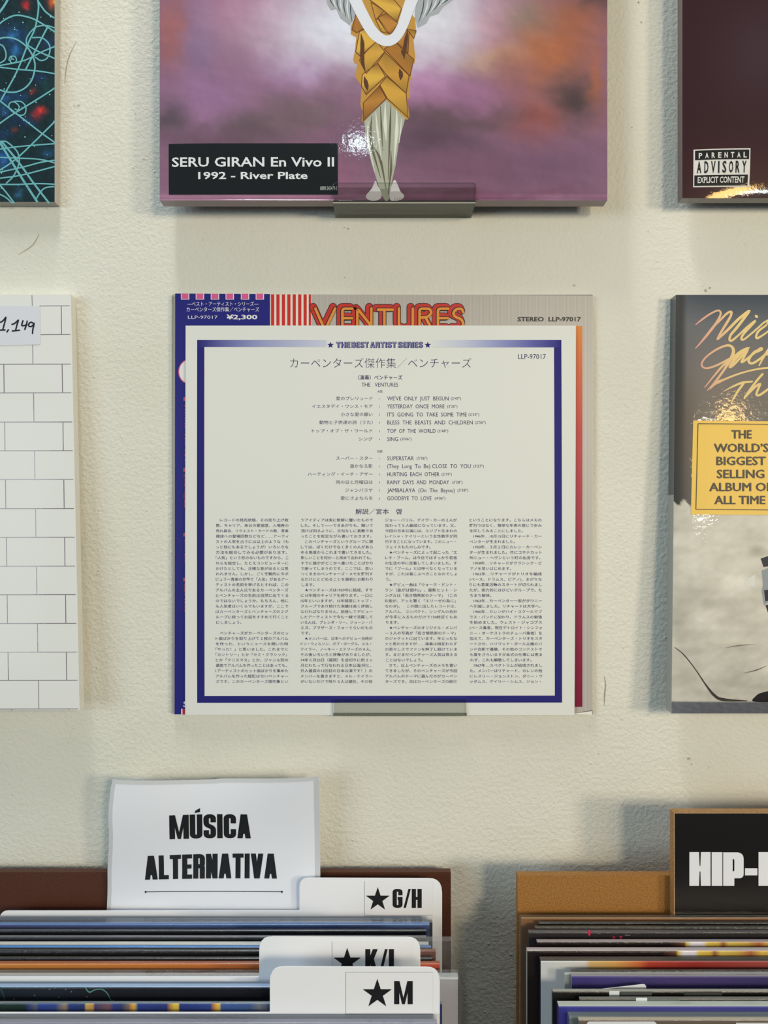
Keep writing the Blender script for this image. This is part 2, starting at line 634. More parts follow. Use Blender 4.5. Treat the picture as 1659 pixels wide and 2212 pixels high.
# ------------------------------------------------------------------ the setting
def wall_material():
    m = bpy.data.materials.new('painted_plaster')
    m.use_nodes = True
    nt = m.node_tree
    b = nt.nodes['Principled BSDF']
    b.inputs['Roughness'].default_value = 0.55
    b.inputs['Specular IOR Level'].default_value = 0.25
    tc = nt.nodes.new('ShaderNodeTexCoord')
    n0 = nt.nodes.new('ShaderNodeTexNoise')
    n0.inputs['Scale'].default_value = 9
    n0.inputs['Detail'].default_value = 3
    nt.links.new(tc.outputs['Object'], n0.inputs['Vector'])
    r = nt.nodes.new('ShaderNodeValToRGB')
    r.color_ramp.elements[0].position = 0.3
    r.color_ramp.elements[0].color = lin((221, 219, 204))
    r.color_ramp.elements[1].position = 0.7
    r.color_ramp.elements[1].color = lin((228, 226, 213))
    nt.links.new(n0.outputs['Fac'], r.inputs['Fac'])
    nt.links.new(r.outputs['Color'], b.inputs['Base Color'])
    n1 = nt.nodes.new('ShaderNodeTexNoise')
    n1.inputs['Scale'].default_value = 330
    n1.inputs['Detail'].default_value = 5
    n1.inputs['Roughness'].default_value = 0.55
    n2 = nt.nodes.new('ShaderNodeTexNoise')
    n2.inputs['Scale'].default_value = 45
    n2.inputs['Detail'].default_value = 3
    nt.links.new(tc.outputs['Object'], n1.inputs['Vector'])
    nt.links.new(tc.outputs['Object'], n2.inputs['Vector'])
    v = nt.nodes.new('ShaderNodeTexVoronoi')
    v.inputs['Scale'].default_value = 75
    nt.links.new(tc.outputs['Object'], v.inputs['Vector'])
    vr = nt.nodes.new('ShaderNodeMapRange')
    vr.inputs['From Min'].default_value = 0.0
    vr.inputs['From Max'].default_value = 0.09
    vr.inputs['To Min'].default_value = 0.5
    vr.inputs['To Max'].default_value = 0.0
    nt.links.new(v.outputs['Distance'], vr.inputs['Value'])
    a1 = nt.nodes.new('ShaderNodeMath')
    a1.operation = 'MULTIPLY_ADD'
    a1.inputs[1].default_value = 0.55
    nt.links.new(n2.outputs['Fac'], a1.inputs[0])
    nt.links.new(n1.outputs['Fac'], a1.inputs[2])
    a2 = nt.nodes.new('ShaderNodeMath')
    a2.operation = 'ADD'
    nt.links.new(a1.outputs[0], a2.inputs[0])
    nt.links.new(vr.outputs['Result'], a2.inputs[1])
    bp = nt.nodes.new('ShaderNodeBump')
    bp.inputs['Strength'].default_value = 0.8
    bp.inputs['Distance'].default_value = 0.0012
    nt.links.new(a2.outputs[0], bp.inputs['Height'])
    nt.links.new(bp.outputs['Normal'], b.inputs['Normal'])
    return m


WALL = wall_material()
mb = MB()
w_ = (1, 1, 1, 1)
mb.box(-2.2, 2.2, 0.0, 0.12, FLOOR_Z, 1.6, w_, WALL)
wall = mb.build('wall_back', origin=(0, 0, FLOOR_Z))
wall['kind'] = 'structure'
# chips, pock marks and specks in the plaster
pg = Page(MB(), D0, eps=0.00025)
STAIN = mat('wall_chip', 0.8, spec=0.1)
for x, y, rx, ry, c in ((752, 494, 5, 3, (150, 138, 118)), (744, 492, 3, 2, (160, 150, 132)), (1379, 5, 3, 3, (110, 70, 50)), (1385, 48, 3, 3, (150, 120, 90)),
                        (293, 247, 2, 2, (120, 100, 80)), (311, 344, 3, 2, (165, 140, 115)), (1524, 627, 6, 5, (150, 146, 132)), (1533, 622, 4, 3, (120, 115, 105)),
                        (1240, 617, 5, 4, (178, 172, 150)), (745, 600, 3, 3, (170, 165, 145)), (1365, 275, 2, 2, (140, 120, 100)), (1488, 1638, 7, 4, (150, 130, 105)),
                        (1494, 1650, 3, 2, (130, 112, 90)), (1400, 500, 2, 2, (165, 150, 130)), (170, 228, 5, 4, (176, 172, 160)), (160, 226, 6, 5, (226, 224, 214)), (1292, 1628, 3, 2, (170, 150, 120))):
    n = 9
    rx, ry = rx * .6, ry * .6
    c = tuple((v + w) / 2 for v, w in zip(c, (215, 210, 195)))
    pg.poly([(x + rx * (1 + .35 * math.sin(k * 5 + x)) * math.cos(2 * math.pi * k / n), y + ry * (1 + .35 * math.cos(k * 7 + y)) * math.sin(2 * math.pi * k / n)) for k in range(n)], lin(c), STAIN, 1)
for pts, w in (([(1305, 1460), (1308, 1478), (1306, 1500), (1305, 1525)], 2.2), ([(128, 155), (128, 172), (126, 190)], 1.5), ([(165, 90), (150, 120), (143, 150), (140, 180)], 1.4),
               ([(85, 505), (70, 530), (40, 550)], 1.4)):
    pg.ribbon(spline(pts), [0.6, w, w, 0.6], lin((168, 160, 140)), STAIN, 1, caps=False)
ch = pg.mb.build('plaster_chips', parent=None, origin=(0, 0, FLOOR_Z))
ch.parent = wall
ch.location = (0, 0, 0)

mb = MB()
mb.box(-2.2, 2.2, -3.2, 0.12, FLOOR_Z - 0.1, FLOOR_Z, lin((110, 96, 82)), mat('floor_boards', 0.5, speckle=(14, .8, 1.1)))
fl = mb.build('floor', origin=(0, -1.5, FLOOR_Z))
fl['kind'] = 'structure'

# ------------------------------------------------------------------ acrylic ledges
def ledge(x0, x1, ytop, ybot, dfront, label):
    X0, X1 = wx(x0, dfront), wx(x1, dfront)
    Zt, Zb = wz(ytop, dfront), wz(ybot, dfront)
    yf = dfront - D0
    t = 0.0018
    root = thing('acrylic_ledge', label, 'ledge', ((X0 + X1) / 2, -0.001, Zb), 'acrylic ledges on the wall')
    # front lip with rounded upper corners
    mb = MB()
    r = 0.0022
    prof = [(X0, Zb)] + [(X0 + r - r * math.cos(a), Zt - r + r * math.sin(a)) for a in np.linspace(0, math.pi / 2, 6)] + \
           [(X1 - r + r * math.sin(a), Zt - r + r * math.cos(a)) for a in np.linspace(0, math.pi / 2, 6)] + [(X1, Zb)]
    fr = [(x, yf, z) for x, z in prof]
    bk = [(x, yf + t, z) for x, z in prof]
    mb.poly(fr, w_, ACRYL)
    mb.poly(bk[::-1], w_, ACRYL)
    n = len(prof)
    for i in range(n):
        j = (i + 1) % n
        mb.face([fr[j], fr[i], bk[i], bk[j]], w_, ACRYL_EDGE)
    mb.build('front_lip', root)
    mb = MB()
    mb.box(X0, X1, yf + t, -0.0005, Zb, Zb + t, w_, ACRYL_BASE, skip='lr')
    for q in ('l', 'r'):
        mb.box(X0, X1, yf + t, -0.0005, Zb, Zb + t, w_, ACRYL_EDGE, skip='fbtu' + ('r' if q == 'l' else 'l'))
    mb.build('shelf', root)
    mb = MB()
    mb.box(X0, X1, -0.0018, -0.0004, Zb + t, Zb + 0.045, w_, ACRYL)
    mb.build('wall_plate', root)
    return Zb + t, yf + t


ledge(719, 1028, 394, 437, 0.5455, 'clear acrylic ledge under the record cover with the black title panel')
ledge(720, 1008, 1511, 1547, 0.5655, 'clear acrylic ledge holding the white lyric sheet and silver sleeve')

# ------------------------------------------------------------------ top middle: cloudy purple cover with black title panel
d = 0.548
x0, x1, yb = 345, 1312, 433
yt = yb - 967
root = thing('record_sleeve', 'boxed record cover of purple and orange clouds with gold robed figure and black title panel', 'record',
             (wx(828, d), d - D0, wz(yb, d)), 'record covers displayed on the wall')
mb = MB()
bul = pillow(x0, yt, x1, yb, 0.0016, 10)
pg = Page(mb, d, bul)
SERU = [(420, 70, 60, 110, (132, 112, 152), .8), (372, 70, 32, 85, (165, 98, 92), .85), (530, 20, 120, 90, (178, 122, 152), .8), (450, 215, 110, 60, (160, 118, 160), .8),
        (650, 150, 80, 50, (170, 128, 178), .7), (368, 262, 48, 32, (88, 76, 82), .85), (530, 285, 95, 42, (96, 82, 86), .85), (650, 250, 95, 36, (116, 96, 102), .8),
        (450, 258, 40, 40, (168, 120, 165), .55), (460, 310, 130, 30, (112, 84, 100), .8), (690, 370, 80, 40, (152, 96, 122), .8), (560, 425, 300, 20, (168, 120, 146), .85),
        (905, 175, 90, 50, (182, 122, 172), .8), (1010, 215, 70, 40, (170, 115, 160), .6), (1180, 110, 95, 90, (178, 104, 66), .95), (1235, 40, 70, 60, (160, 92, 60), .7), (1060, 125, 60, 26, (188, 138, 92), .7),
        (1130, 45, 42, 36, (128, 104, 88), .85), (1055, 50, 40, 60, (186, 118, 140), .7), (1240, 215, 46, 50, (72, 60, 60), .95), (1155, 265, 60, 48, (162, 84, 68), .8), (1290, 4, 46, 24, (88, 66, 64), .8),
        (1285, 180, 18, 70, (180, 104, 70), .7), (1180, 360, 170, 60, (118, 86, 112), .9), (930, 300, 110, 50, (88, 68, 82), .9), (1000, 258, 140, 22, (96, 76, 82), .7), (1010, 370, 130, 40, (122, 84, 106), .7),
        (1000, 425, 300, 14, (118, 72, 96), .8), (760, 310, 50, 40, (112, 82, 104), .6),
        (830, 20, 215, 105, (232, 234, 246), 1), (740, 70, 150, 70, (228, 232, 246), .97), (930, 50, 90, 70, (224, 226, 236), .9), (830, 110, 170, 45, (220, 214, 230), .7)]


def seru_rgb(X, Y):
    A = blobs(X, Y, (140, 102, 126), SERU, warp=16, sc=170, seed=5)
    A *= (1 + .035 * wob(X, Y, 60, 9))[..., None]
    k = np.clip((Y - 419) / 3, 0, 1) * np.clip((428 - Y) / 3, 0, 1)
    A = A * (1 + .12 * k[..., None])
    return A


xs = np.arange(x0, x1 + 1, 3.9)
ys = np.concatenate([np.linspace(yt, -20, 6), np.arange(-4, yb + .1, 3.8), [yb]])
xs[-1] = x1
paint_grid(pg, xs, ys, seru_rgb, GLOSS)
sleeve_sides(mb, x0, yt, x1, yb, d, 0.011, lin((96, 50, 66)), EDGE, bottom=lin((92, 52, 74)))
# printed figure: robe of overlapping gold plates, pale draped skirt, feet, grey wings, white band
U = lambda u, v: (660 + u * .2049, v * .2049)
WH, GREY = lin((228, 230, 238)), lin((170, 174, 178))
for side in (-1, 1):
    wing = [U(200, -60), U(235, 70), U(270, 125), U(325, 110), U(370, 210), (U(470, 285)), U(520, 190), U(530, 130), U(470, -60)] if side < 0 else \
           [U(1190, -60), U(1150, 150), U(1150, 200), U(1180, 310), U(1270, 265), U(1310, 190), U(1400, 160), U(1450, 90), U(1560, 10), U(1600, -60)]
    pg.poly(wing, GREY, GLOSS, 1)
    for k in range(7):
        if side < 0:
            a, b = U(260 + 38 * k, -30), U(300 + 32 * k, 80 + 28 * k)
        else:
            a, b = U(1250 + 45 * k, -20), U(1190 + 40 * k, 250 - 32 * k)
        mid = ((a[0] + b[0]) / 2 + 3 * side, (a[1] + b[1]) / 2)
        pg.ribbon(spline([a, mid, b]), [1, 4 if k % 2 else 2.2, .8], lin((58, 70, 82) if k % 2 == 0 else (215, 220, 222)), GLOSS, 2, caps=False)
tunic = [(545, -40), (540, 160), (480, 290), (478, 375), (535, 410), (520, 560), (503, 640), (520, 690), (545, 680), (525, 830), (575, 895), (592, 930), (578, 1110), (590, 1160), (605, 1180), (595, 1290),
         (612, 1305), (700, 1200), (850, 1060), (1050, 1270), (1075, 1275), (1095, 1240), (1070, 1060), (1100, 1040), (1098, 870), (1115, 850), (1105, 690), (1150, 680), (1155, 610), (1135, 420), (1165, 360), (1155, 210), (1120, 170), (1100, -40)]
pg.poly([U(*p) for p in tunic], lin((196, 148, 66)), GLOSS, 1)
GOLD = [(222, 176, 72), (206, 152, 62), (190, 132, 56), (214, 164, 66), (178, 118, 48)]


def plate(pts, k, L):
    c0, c1 = lin(GOLD[k % 5]), lin(tuple(int(v * .72) for v in GOLD[(k + 2) % 5]))
    q = [U(*p) for p in pts]
    cols = [c0 if i % 2 == 0 else c1 for i in range(len(q))]
    pg.mb.poly([pg.P(x, y, L) for x, y in q], cols, GLOSS)
    pg.ribbon(q + [q[0]], 1.6, lin((112, 66, 30)), GLOSS, L + .4, caps=False)


plates = [[(660, 0), (900, -30), (1010, 110), (960, 250), (830, 130)], [(690, 40), (830, 130), (740, 225)], [(760, 205), (850, 150), (975, 260), (905, 375), (850, 350)], [(740, 225), (770, 210), (880, 370), (800, 350)],
          [(535, 150), (640, 300), (540, 360), (490, 330)], [(570, 350), (645, 310), (750, 450), (580, 610), (530, 560)], [(1060, 320), (1165, 340), (1140, 420), (1085, 345)], [(960, 460), (1060, 330), (1090, 350), (1080, 580)],
          [(640, 560), (750, 450), (835, 560), (640, 790), (570, 650)], [(830, 530), (950, 460), (1080, 590), (1140, 640), (1100, 815)], [(600, 800), (760, 680), (840, 820), (640, 1010), (590, 920)],
          [(760, 680), (835, 565), (1090, 810), (1060, 1000), (850, 800)], [(610, 1100), (780, 920), (850, 1050), (610, 1290)], [(785, 910), (855, 820), (1060, 1000), (1080, 1250), (860, 1050)]]
for k, p in enumerate(plates):
    plate(p, k, 2 + k * .055)
for pts, w in (([(585, 370), (600, 480), (600, 640), (630, 760)], 9), ([(620, 820), (640, 900), (655, 970)], 9), ([(1075, 340), (1062, 420), (1040, 560), (1040, 640)], 8), ([(990, 740), (1005, 800), (1000, 860)], 9), ([(1010, 540), (1040, 610)], 6)):
    pg.ribbon(spline([U(*p) for p in pts]), [1, w, w, 1], lin((92, 58, 34)), GLOSS, 2.8, caps=False)
skirt = [(850, 1065), (700, 1205), (620, 1290), (640, 1500), (700, 1750), (760, 1930), (800, 2060), (850, 2130), (880, 2100), (915, 1900), (950, 1750), (985, 1500), (1040, 1300), (1050, 1260)]
pg.poly([U(*p) for p in skirt], lin((176, 178, 160)), GLOSS, 1.5)
for a, b, c, w, L in (((700, 1230), (690, 1500), (790, 1880), 7, 0), ((740, 1190), (760, 1400), (800, 1700), 5, 1), ((790, 1130), (800, 1350), (815, 1600), 4, 2), ((840, 1090), (840, 1330), (850, 1500), 8, 3), ((900, 1120), (890, 1400), (870, 1900), 5, 4),
                      ((960, 1170), (960, 1400), (930, 1750), 8, 3), ((1010, 1260), (1000, 1400), (985, 1520), 3, 1), ((660, 1290), (660, 1500), (730, 1820), 4, 3), ((720, 1560), (790, 1700), (850, 2000), 6, 0), ((900, 1600), (900, 1800), (870, 2060), 5, 0)):
    dark = L in (0, 2, 4)
    pg.ribbon(spline([U(*a), U(*b), U(*c)]), [1.2, w, 1], lin((104, 100, 78) if dark else (224, 224, 212)), GLOSS, 1.9 + .1 * L, caps=False)
for foot in ([(735, 1915), (700, 1990), (640, 2060), (650, 2100), (720, 2120), (790, 2095), (800, 2040), (760, 1960)], [(930, 1910), (890, 2020), (890, 2100), (930, 2120), (1010, 2105), (1040, 2065), (1000, 2020), (960, 1930)]):
    pg.poly(spline([U(*p) for p in foot], 4, closed=True), lin((222, 216, 220)), GLOSS, 2.5)
for u in (940, 965, 985, 1005):
    pg.ribbon([U(u, 2085), U(u + 6, 2112)], .9, lin((150, 140, 150)), GLOSS, 2.8, caps=False)
band = spline([U(500, -60), U(560, 90), U(690, 330), U(790, 425), U(872, 447), U(950, 405), U(1020, 290), U(1090, 90), U(1150, -60)], 8)
pg.ribbon(band, [27, 25, 24, 23, 23, 22, 22, 25, 27], WH, GLOSS, 3.4, caps=False)
# black title panel
BLK = lin((20, 21, 22))
pg.rect(365, 312, 730, 421, BLK, GLOSS, 3, 8, 3)
pg.text('SERU GIRAN En Vivo II', lin((232, 234, 236)), GLOSS, 5, 372, 722, base=361.5, em=28, bold=.018)
pg.text('1992 - River Plate', lin((232, 234, 236)), GLOSS, 5, 429, 665, base=388, em=21, bold=.022)
pg.text('8898 545479-1', lin((190, 192, 194)), GLOSS, 5, 692, 728, base=412, em=12)
mb.build('cover', root)

# ------------------------------------------------------------------ top left: dark teal cover with scribbled lines
d = 0.5655
x0, x1, yb = 118 - 905, 118, 436
yt = yb - 905
root = thing('record_sleeve', 'shiny dark teal record cover scribbled with turquoise loops and red spots', 'record', (wx(-335, d), d - D0, wz(yb, d)), 'record covers displayed on the wall')
mb = MB()
bul = pillow(x0, yt, x1, yb, 0.0012, 14)
pg = Page(mb, d, bul)
LT = [(30, 80, 40, 30, (34, 70, 120), .7), (36, 112, 12, 14, (48, 120, 190), .8), (30, 78, 12, 8, (50, 120, 185), .8), (12, 215, 14, 12, (40, 96, 165), .8), (45, 210, 20, 10, (30, 66, 120), .7), (10, 245, 14, 12, (40, 96, 160), .7),
      (60, 262, 12, 8, (36, 90, 150), .6), (8, 345, 16, 20, (40, 100, 180), .85), (105, 95, 14, 14, (34, 62, 120), .7), (88, 170, 16, 12, (28, 44, 96), .8), (105, 330, 14, 10, (34, 84, 130), .7), (42, 418, 8, 10, (64, 130, 180), .7), (10, 290, 20, 14, (28, 60, 110), .6), (45, 262, 26, 14, (26, 46, 84), .8),
      (57, 12, 8, 11, (205, 44, 50), 1), (84, 246, 13, 11, (205, 48, 52), 1), (92, 240, 8, 8, (210, 52, 52), 1), (112, 4, 9, 14, (226, 92, 50), 1), (119, 2, 5, 6, (245, 190, 80), .9), (72, 198, 7, 9, (140, 50, 48), .9), (34, 284, 7, 5, (110, 48, 44), .8),
      (70, 55, 12, 26, (30, 70, 62), .5), (100, 185, 10, 20, (28, 78, 76), .5), (80, 305, 20, 8, (24, 64, 60), .5)]
paint_grid(pg, np.concatenate([np.linspace(x0, -30, 7), np.arange(-16, x1 + .1, 2.6), [x1]]), np.concatenate([np.linspace(yt, -20, 6), np.arange(-6, yb + .1, 2.8), [yb]]),
           lambda X, Y: blobs(X, Y, (19, 42, 46), LT, warp=5, sc=40, seed=21) * (1 + .18 * wob(X, Y, 22, 4))[..., None], GLOSS)
T = lin((112, 182, 188))
K = 170 / 817
Tm = lambda p: (p[0] * K, p[1] * K)
LINES = [([(-60, 220), (40, 90), (110, -30)], 5), ([(-40, 300), (60, 215), (180, 170), (340, 200), (470, 270), (600, 350)], 3.6), ([(400, 20), (480, 130), (600, 210)], 3.6), ([(395, -20), (405, 100), (370, 300), (300, 460), (180, 760), (20, 1050)], 3.6),
         ([(-40, 430), (60, 400), (180, 420), (290, 500), (350, 600), (370, 700), (340, 830), (270, 920), (170, 965), (60, 960), (-20, 930)], 3.6), ([(-20, 460), (40, 490), (70, 560), (60, 630), (0, 670)], 3.2),
         ([(-20, 695), (120, 670), (250, 640), (360, 590), (450, 540), (600, 470)], 3.2), ([(-20, 705), (200, 730), (400, 745), (600, 770)], 3.2), ([(500, 280), (440, 400), (360, 560), (270, 740)], 3.6), ([(280, 470), (400, 540), (600, 620)], 3.4),
         ([(570, 290), (480, 270), (380, 290), (310, 360), (280, 430), (300, 510), (350, 590)], 3), ([(340, 400), (440, 400), (510, 460), (520, 540), (490, 610), (430, 635), (370, 600)], 3),
         ([(590, 900), (450, 1000), (280, 1110), (120, 1210), (-20, 1310)], 3.4), ([(0, 1050), (180, 1190), (440, 1390), (600, 1500)], 3.4), ([(600, 1230), (440, 1400), (250, 1590), (120, 1700), (-20, 1790)], 3.4),
         ([(-20, 1560), (200, 1530), (400, 1510), (600, 1490)], 3), ([(-20, 1640), (200, 1650), (420, 1660), (600, 1700)], 3), ([(-20, 1800), (250, 1740), (430, 1690), (600, 1660)], 3.2), ([(-20, 1860), (200, 1830), (400, 1780), (600, 1720)], 3.2),
         ([(-20, 1920), (200, 1920), (400, 1910), (600, 1915)], 3.2), ([(-20, 1440), (100, 1640), (230, 1850), (390, 2100)], 5), ([(20, 1470), (200, 1690), (350, 1900), (510, 2110)], 4.4), ([(-10, 1500), (60, 1475), (140, 1530), (195, 1600), (205, 1700), (150, 1830), (70, 1910)], 3.2),
         ([(-20, 1900), (60, 1990), (150, 2110)], 3.6), ([(-20, 2010), (60, 2050), (130, 2110)], 3.2), ([(600, 1935), (480, 1950), (420, 2000), (370, 2080)], 3.2),
         ([(150, 1060), (230, 1065), (275, 1120), (265, 1190), (210, 1205), (140, 1170), (100, 1120), (115, 1075), (160, 1070), (205, 1110), (195, 1150), (160, 1140)], 2.8), ([(100, 640), (115, 600), (160, 595), (180, 635), (150, 665), (115, 650), (130, 620), (155, 630)], 2.6)]
for k, (pts, w) in enumerate(LINES):
    pg.ribbon([Tm(p) for p in spline(pts, 7)] if False else [(min(p[0], 118), p[1]) for p in [Tm(p) for p in spline(pts, 7)] if p[0] < 121], w * .95, T, GLOSS, 1 + .12 * (k % 5), caps=False)
rs = random.Random(5)
for k in range(70):          # the scribble goes on over the rest of the cover
    cx_, cy_ = rs.uniform(-770, -20), rs.uniform(-455, 420)
    if k % 2:
        a, ln = rs.uniform(0, math.pi), rs.uniform(40, 260)
        q = [(cx_ - ln * math.cos(a), cy_ - ln * math.sin(a)), (cx_ + rs.uniform(-14, 14), cy_ + rs.uniform(-14, 14)), (cx_ + ln * math.cos(a), cy_ + ln * math.sin(a))]
    else:
        r0 = rs.uniform(10, 70)
        q = [(cx_ + r0 * (1 - .06 * t) * math.cos(t), cy_ + r0 * (1 - .06 * t) * math.sin(t) * .9) for t in np.linspace(rs.uniform(0, 3), rs.uniform(6, 9), 9)]
    q = [(x, y) for x, y in spline(q, 8) if -784 < x < 4 and -466 < y < 433]
    if len(q) > 2:
        pg.ribbon(q, 3.4, T, GLOSS, 1 + .12 * (k % 5), caps=False)
for k in range(60):
    x, y = random.uniform(2, 114), random.uniform(4, 428)
    pg.disc(x, y, random.choice([.9, 1.1, 1.6]), lin((150, 205, 205) if k % 3 else (70, 140, 200)), GLOSS, 1.8, n=7)
sleeve_sides(mb, x0, yt, x1, yb, d, 0.0085, lin((190, 186, 178)), EDGE, bottom=lin((130, 128, 120)))
mb.build('cover', root)

# ------------------------------------------------------------------ top right: maroon cover with a black and white notice
d = 0.553
x0, x1, yb = 1474, 1474 + 925, 428
yt = yb - 925
root = thing('record_sleeve', 'shiny dark maroon record cover with black and white advisory notice in its lower corner', 'record', (wx(1930, d), d - D0, wz(yb, d)), 'record covers displayed on the wall')
mb = MB()
bul = pillow(x0, yt, x1, yb, 0.004, 8)
pg = Page(mb, d, bul)
paint_grid(pg, np.concatenate([np.arange(x0, 1668, 4.0), np.linspace(1675, x1, 14)]), np.concatenate([np.linspace(yt, -20, 8), np.arange(-6, yb + .1, 4.0), [yb]]),
           lambda X, Y: blobs(X, Y, (52, 22, 26), [(1640, 120, 110, 130, (66, 46, 54), .8), (1600, 380, 160, 60, (72, 34, 28), .6), (1475, 300, 20, 300, (56, 24, 30), .5)]), GLOSS)
sleeve_sides(mb, x0, yt, x1, yb, d, 0.009, lin((70, 38, 40)), EDGE, bottom=lin((40, 20, 24)))
K = 219 / 1659
N = lambda u, v: (1440 + u * K, 280 + v * K)


def nrect(u0, v0, u1, v1, col, L):
    a, b = N(u0, v0), N(u1, v1)
    pg.rect(a[0], a[1], b[0], b[1], col, GLOSS, L, 6, 4)


NW, NB = lin((226, 224, 218)), lin((26, 24, 22))
nrect(428, 342, 1335, 950, NW, 2)
nrect(452, 362, 1315, 515, NB, 4)
nrect(445, 760, 1305, 930, NB, 4)
for i, chh in enumerate('PARENTAL'):
    a = N(508 + i * 102, 0)[0]
    pg.text(chh, NW, GLOSS, 6, a, a + 7.2, bold=.03, fit_h=(N(0, 402)[1], N(0, 492)[1]))
for i, (chh, a, e) in enumerate((('A', 483, 552), ('D', 600, 664), ('V', 706, 778), ('I', 818, 840), ('S', 888, 952), ('O', 994, 1060), ('R', 1100, 1165), ('Y', 1205, 1275))):
    pg.text(chh, NB, GLOSS, 6, N(a, 0)[0], N(e, 0)[0], bold=.02, fit_h=(N(0, 540)[1], N(0, 730)[1]))
pg.text('EXPLICIT CONTENT', NW, GLOSS, 6, N(497, 0)[0], N(1248, 0)[0], bold=.02, fit_h=(N(0, 788)[1], N(0, 888)[1]))
mb.build('cover', root)
# torn scrap of shrink wrap at the lower left corner
mb = MB()
pq = Page(mb, d + .008)
pq.poly([N(215, 1130), N(270, 1060), N(330, 1100), N(420, 1130), N(500, 1150), N(440, 1180), N(425, 1230), N(350, 1220), N(310, 1170), N(262, 1140)], w_, FILM)
mb.build('torn_shrink_wrap', root)

# ------------------------------------------------------------------ middle left: white cover with a drawn brick grid
d = 0.551
LEAN = (636, 0.5655, 1540, 0.551)
x0, x1, y0, yb = 153 - 900, 153, 636, 1540
root = thing('record_sleeve', 'white sealed record cover drawn with grey brick lines', 'record', (wx(-300, d), d - D0, wz(yb, d)), 'record covers displayed on the wall')
mb = MB()
SK = lambda y: (y - 636) * 19.0 / 904.0        # the cover hangs a little askew
WB = lin((229, 229, 223))
pg = Page(mb, LEAN)
a0 = [(x0, y0), (x1, y0), (x1 + SK(yb), yb - 6), (x0 + SK(yb), yb - 6)]
th = 0.0085


def askew_box(c, dd, t, front, side, bottom, m, em):
    P = [Page(mb, dd).P(*p) for p in c]
    B = [(p[0], p[1] + t, p[2]) for p in P]
    mb.face([P[3], P[2], P[1], P[0]], front, m)
    mb.face([B[0], B[1], B[2], B[3]], side, em)
    mb.face([P[1], P[2], B[2], B[1]], side, em)
    mb.face([P[0], B[0], B[3], P[3]], side, em)
    mb.face([P[0], P[1], B[1], B[0]], side, em)
    mb.face([P[2], P[3], B[3], B[2]], bottom, em)


askew_box(a0, LEAN, th, WB, lin((236, 235, 226)), lin((200, 200, 196)), FLATG, EDGE)
LN, LN2 = lin((122, 112, 118)), lin((150, 142, 150))
rows = [661, 723, 787, 849, 912, 974, 1036, 1099, 1161, 1223.5, 1285, 1347, 1409, 1470, 1532]
for i, y in enumerate(rows):
    xa = 84 if i < 1 else (88 if i < 2 else -60)
    pg.ribbon([(xa, y), (40 if xa < 0 else 110, y - .4), (150 + SK(y), y - .6)], 1.6, LN if i % 3 else LN2, GLOSS, 1, caps=False)
    pg.ribbon([(-742 + SK(y), y + 2), (-400, y + 1), (-60, y)], 1.6, LN if i % 3 else LN2, GLOSS, 1, caps=False)
for i in range(-1, len(rows) - 1):
    ya = 637 if i < 0 else rows[i]
    yc = rows[i + 1]
    if i % 2:
        xsb = [69 + SK(ya) * .8 - 126 * k for k in range(7)]
    else:
        xsb = [132 + SK(ya) * .7 - 126 * k for k in range(7)]
    for xv in xsb:
        yy = ya
        pg.ribbon([(xv, yy + .5), (xv + .8, yc - .5)], 1.7, LN2 if i % 2 else LN, GLOSS, 1, caps=False)
for x in (25, 149):
    pg.ribbon([(x, 1532), (x, 1534)], 1.6, LN2, GLOSS, 1, caps=False)
ob = mb.build('cover', root)
mb = MB()
pg = Page(mb, (636, 0.5652, 1540, 0.5507))
pg.poly([(-60, 660), (86, 661), (86.5, 744), (-60, 748)], lin((218, 219, 226)), PAPER, 0)
INK = lin((24, 26, 40))
KX = 200 / 1659
H_ = lambda u, v: (u * KX, 620 + v * KX)
for st in ([(10, 632), (60, 600), (104, 545), (95, 600), (50, 770)], [(-60, 775), (90, 770)], [(150, 768), (126, 805)], [(215, 668), (260, 655), (328, 596), (310, 660), (280, 780)], [(222, 788), (350, 774)],
           [(412, 604), (392, 686), (440, 690), (485, 672)], [(488, 612), (470, 690), (446, 758)], [(596, 650), (560, 632), (520, 655), (518, 700), (560, 708), (596, 680), (612, 660), (590, 760), (584, 830)]):
    pg.ribbon(spline([H_(*p) for p in st], 5), 3.2, INK, PAPER, 2)
mb.build('price_label', root)['label'] = 'white label with a handwritten price'

# ------------------------------------------------------------------ middle right: sealed cover with gold script and a gold sticker
d = 0.549
LEAN = (637, 0.564, 1541, 0.549)
x0, y0, yb = 1460, 637, 1541
x1 = x0 + 912
root = thing('record_sleeve', 'sealed record cover with gold handwritten title, pale suit and gold sticker', 'record', (wx(1915, d), d - D0, wz(yb, d)), 'record covers displayed on the wall')
mb = MB()
bul = pillow(x0, y0, x1, yb, 0.0035, 9)
SKR = lambda x, y: -(y - 637) * 9.5 / 904.0


class Skew(Page):
    def P(self, x, y, L=0):
        d = self.at(y)
        b = self.bulge(x - SKR(x, y), y)
        return (wx(x, d), d - D0 - b - L * self.eps, wz(y, d))


pg = Skew(mb, LEAN, bul)


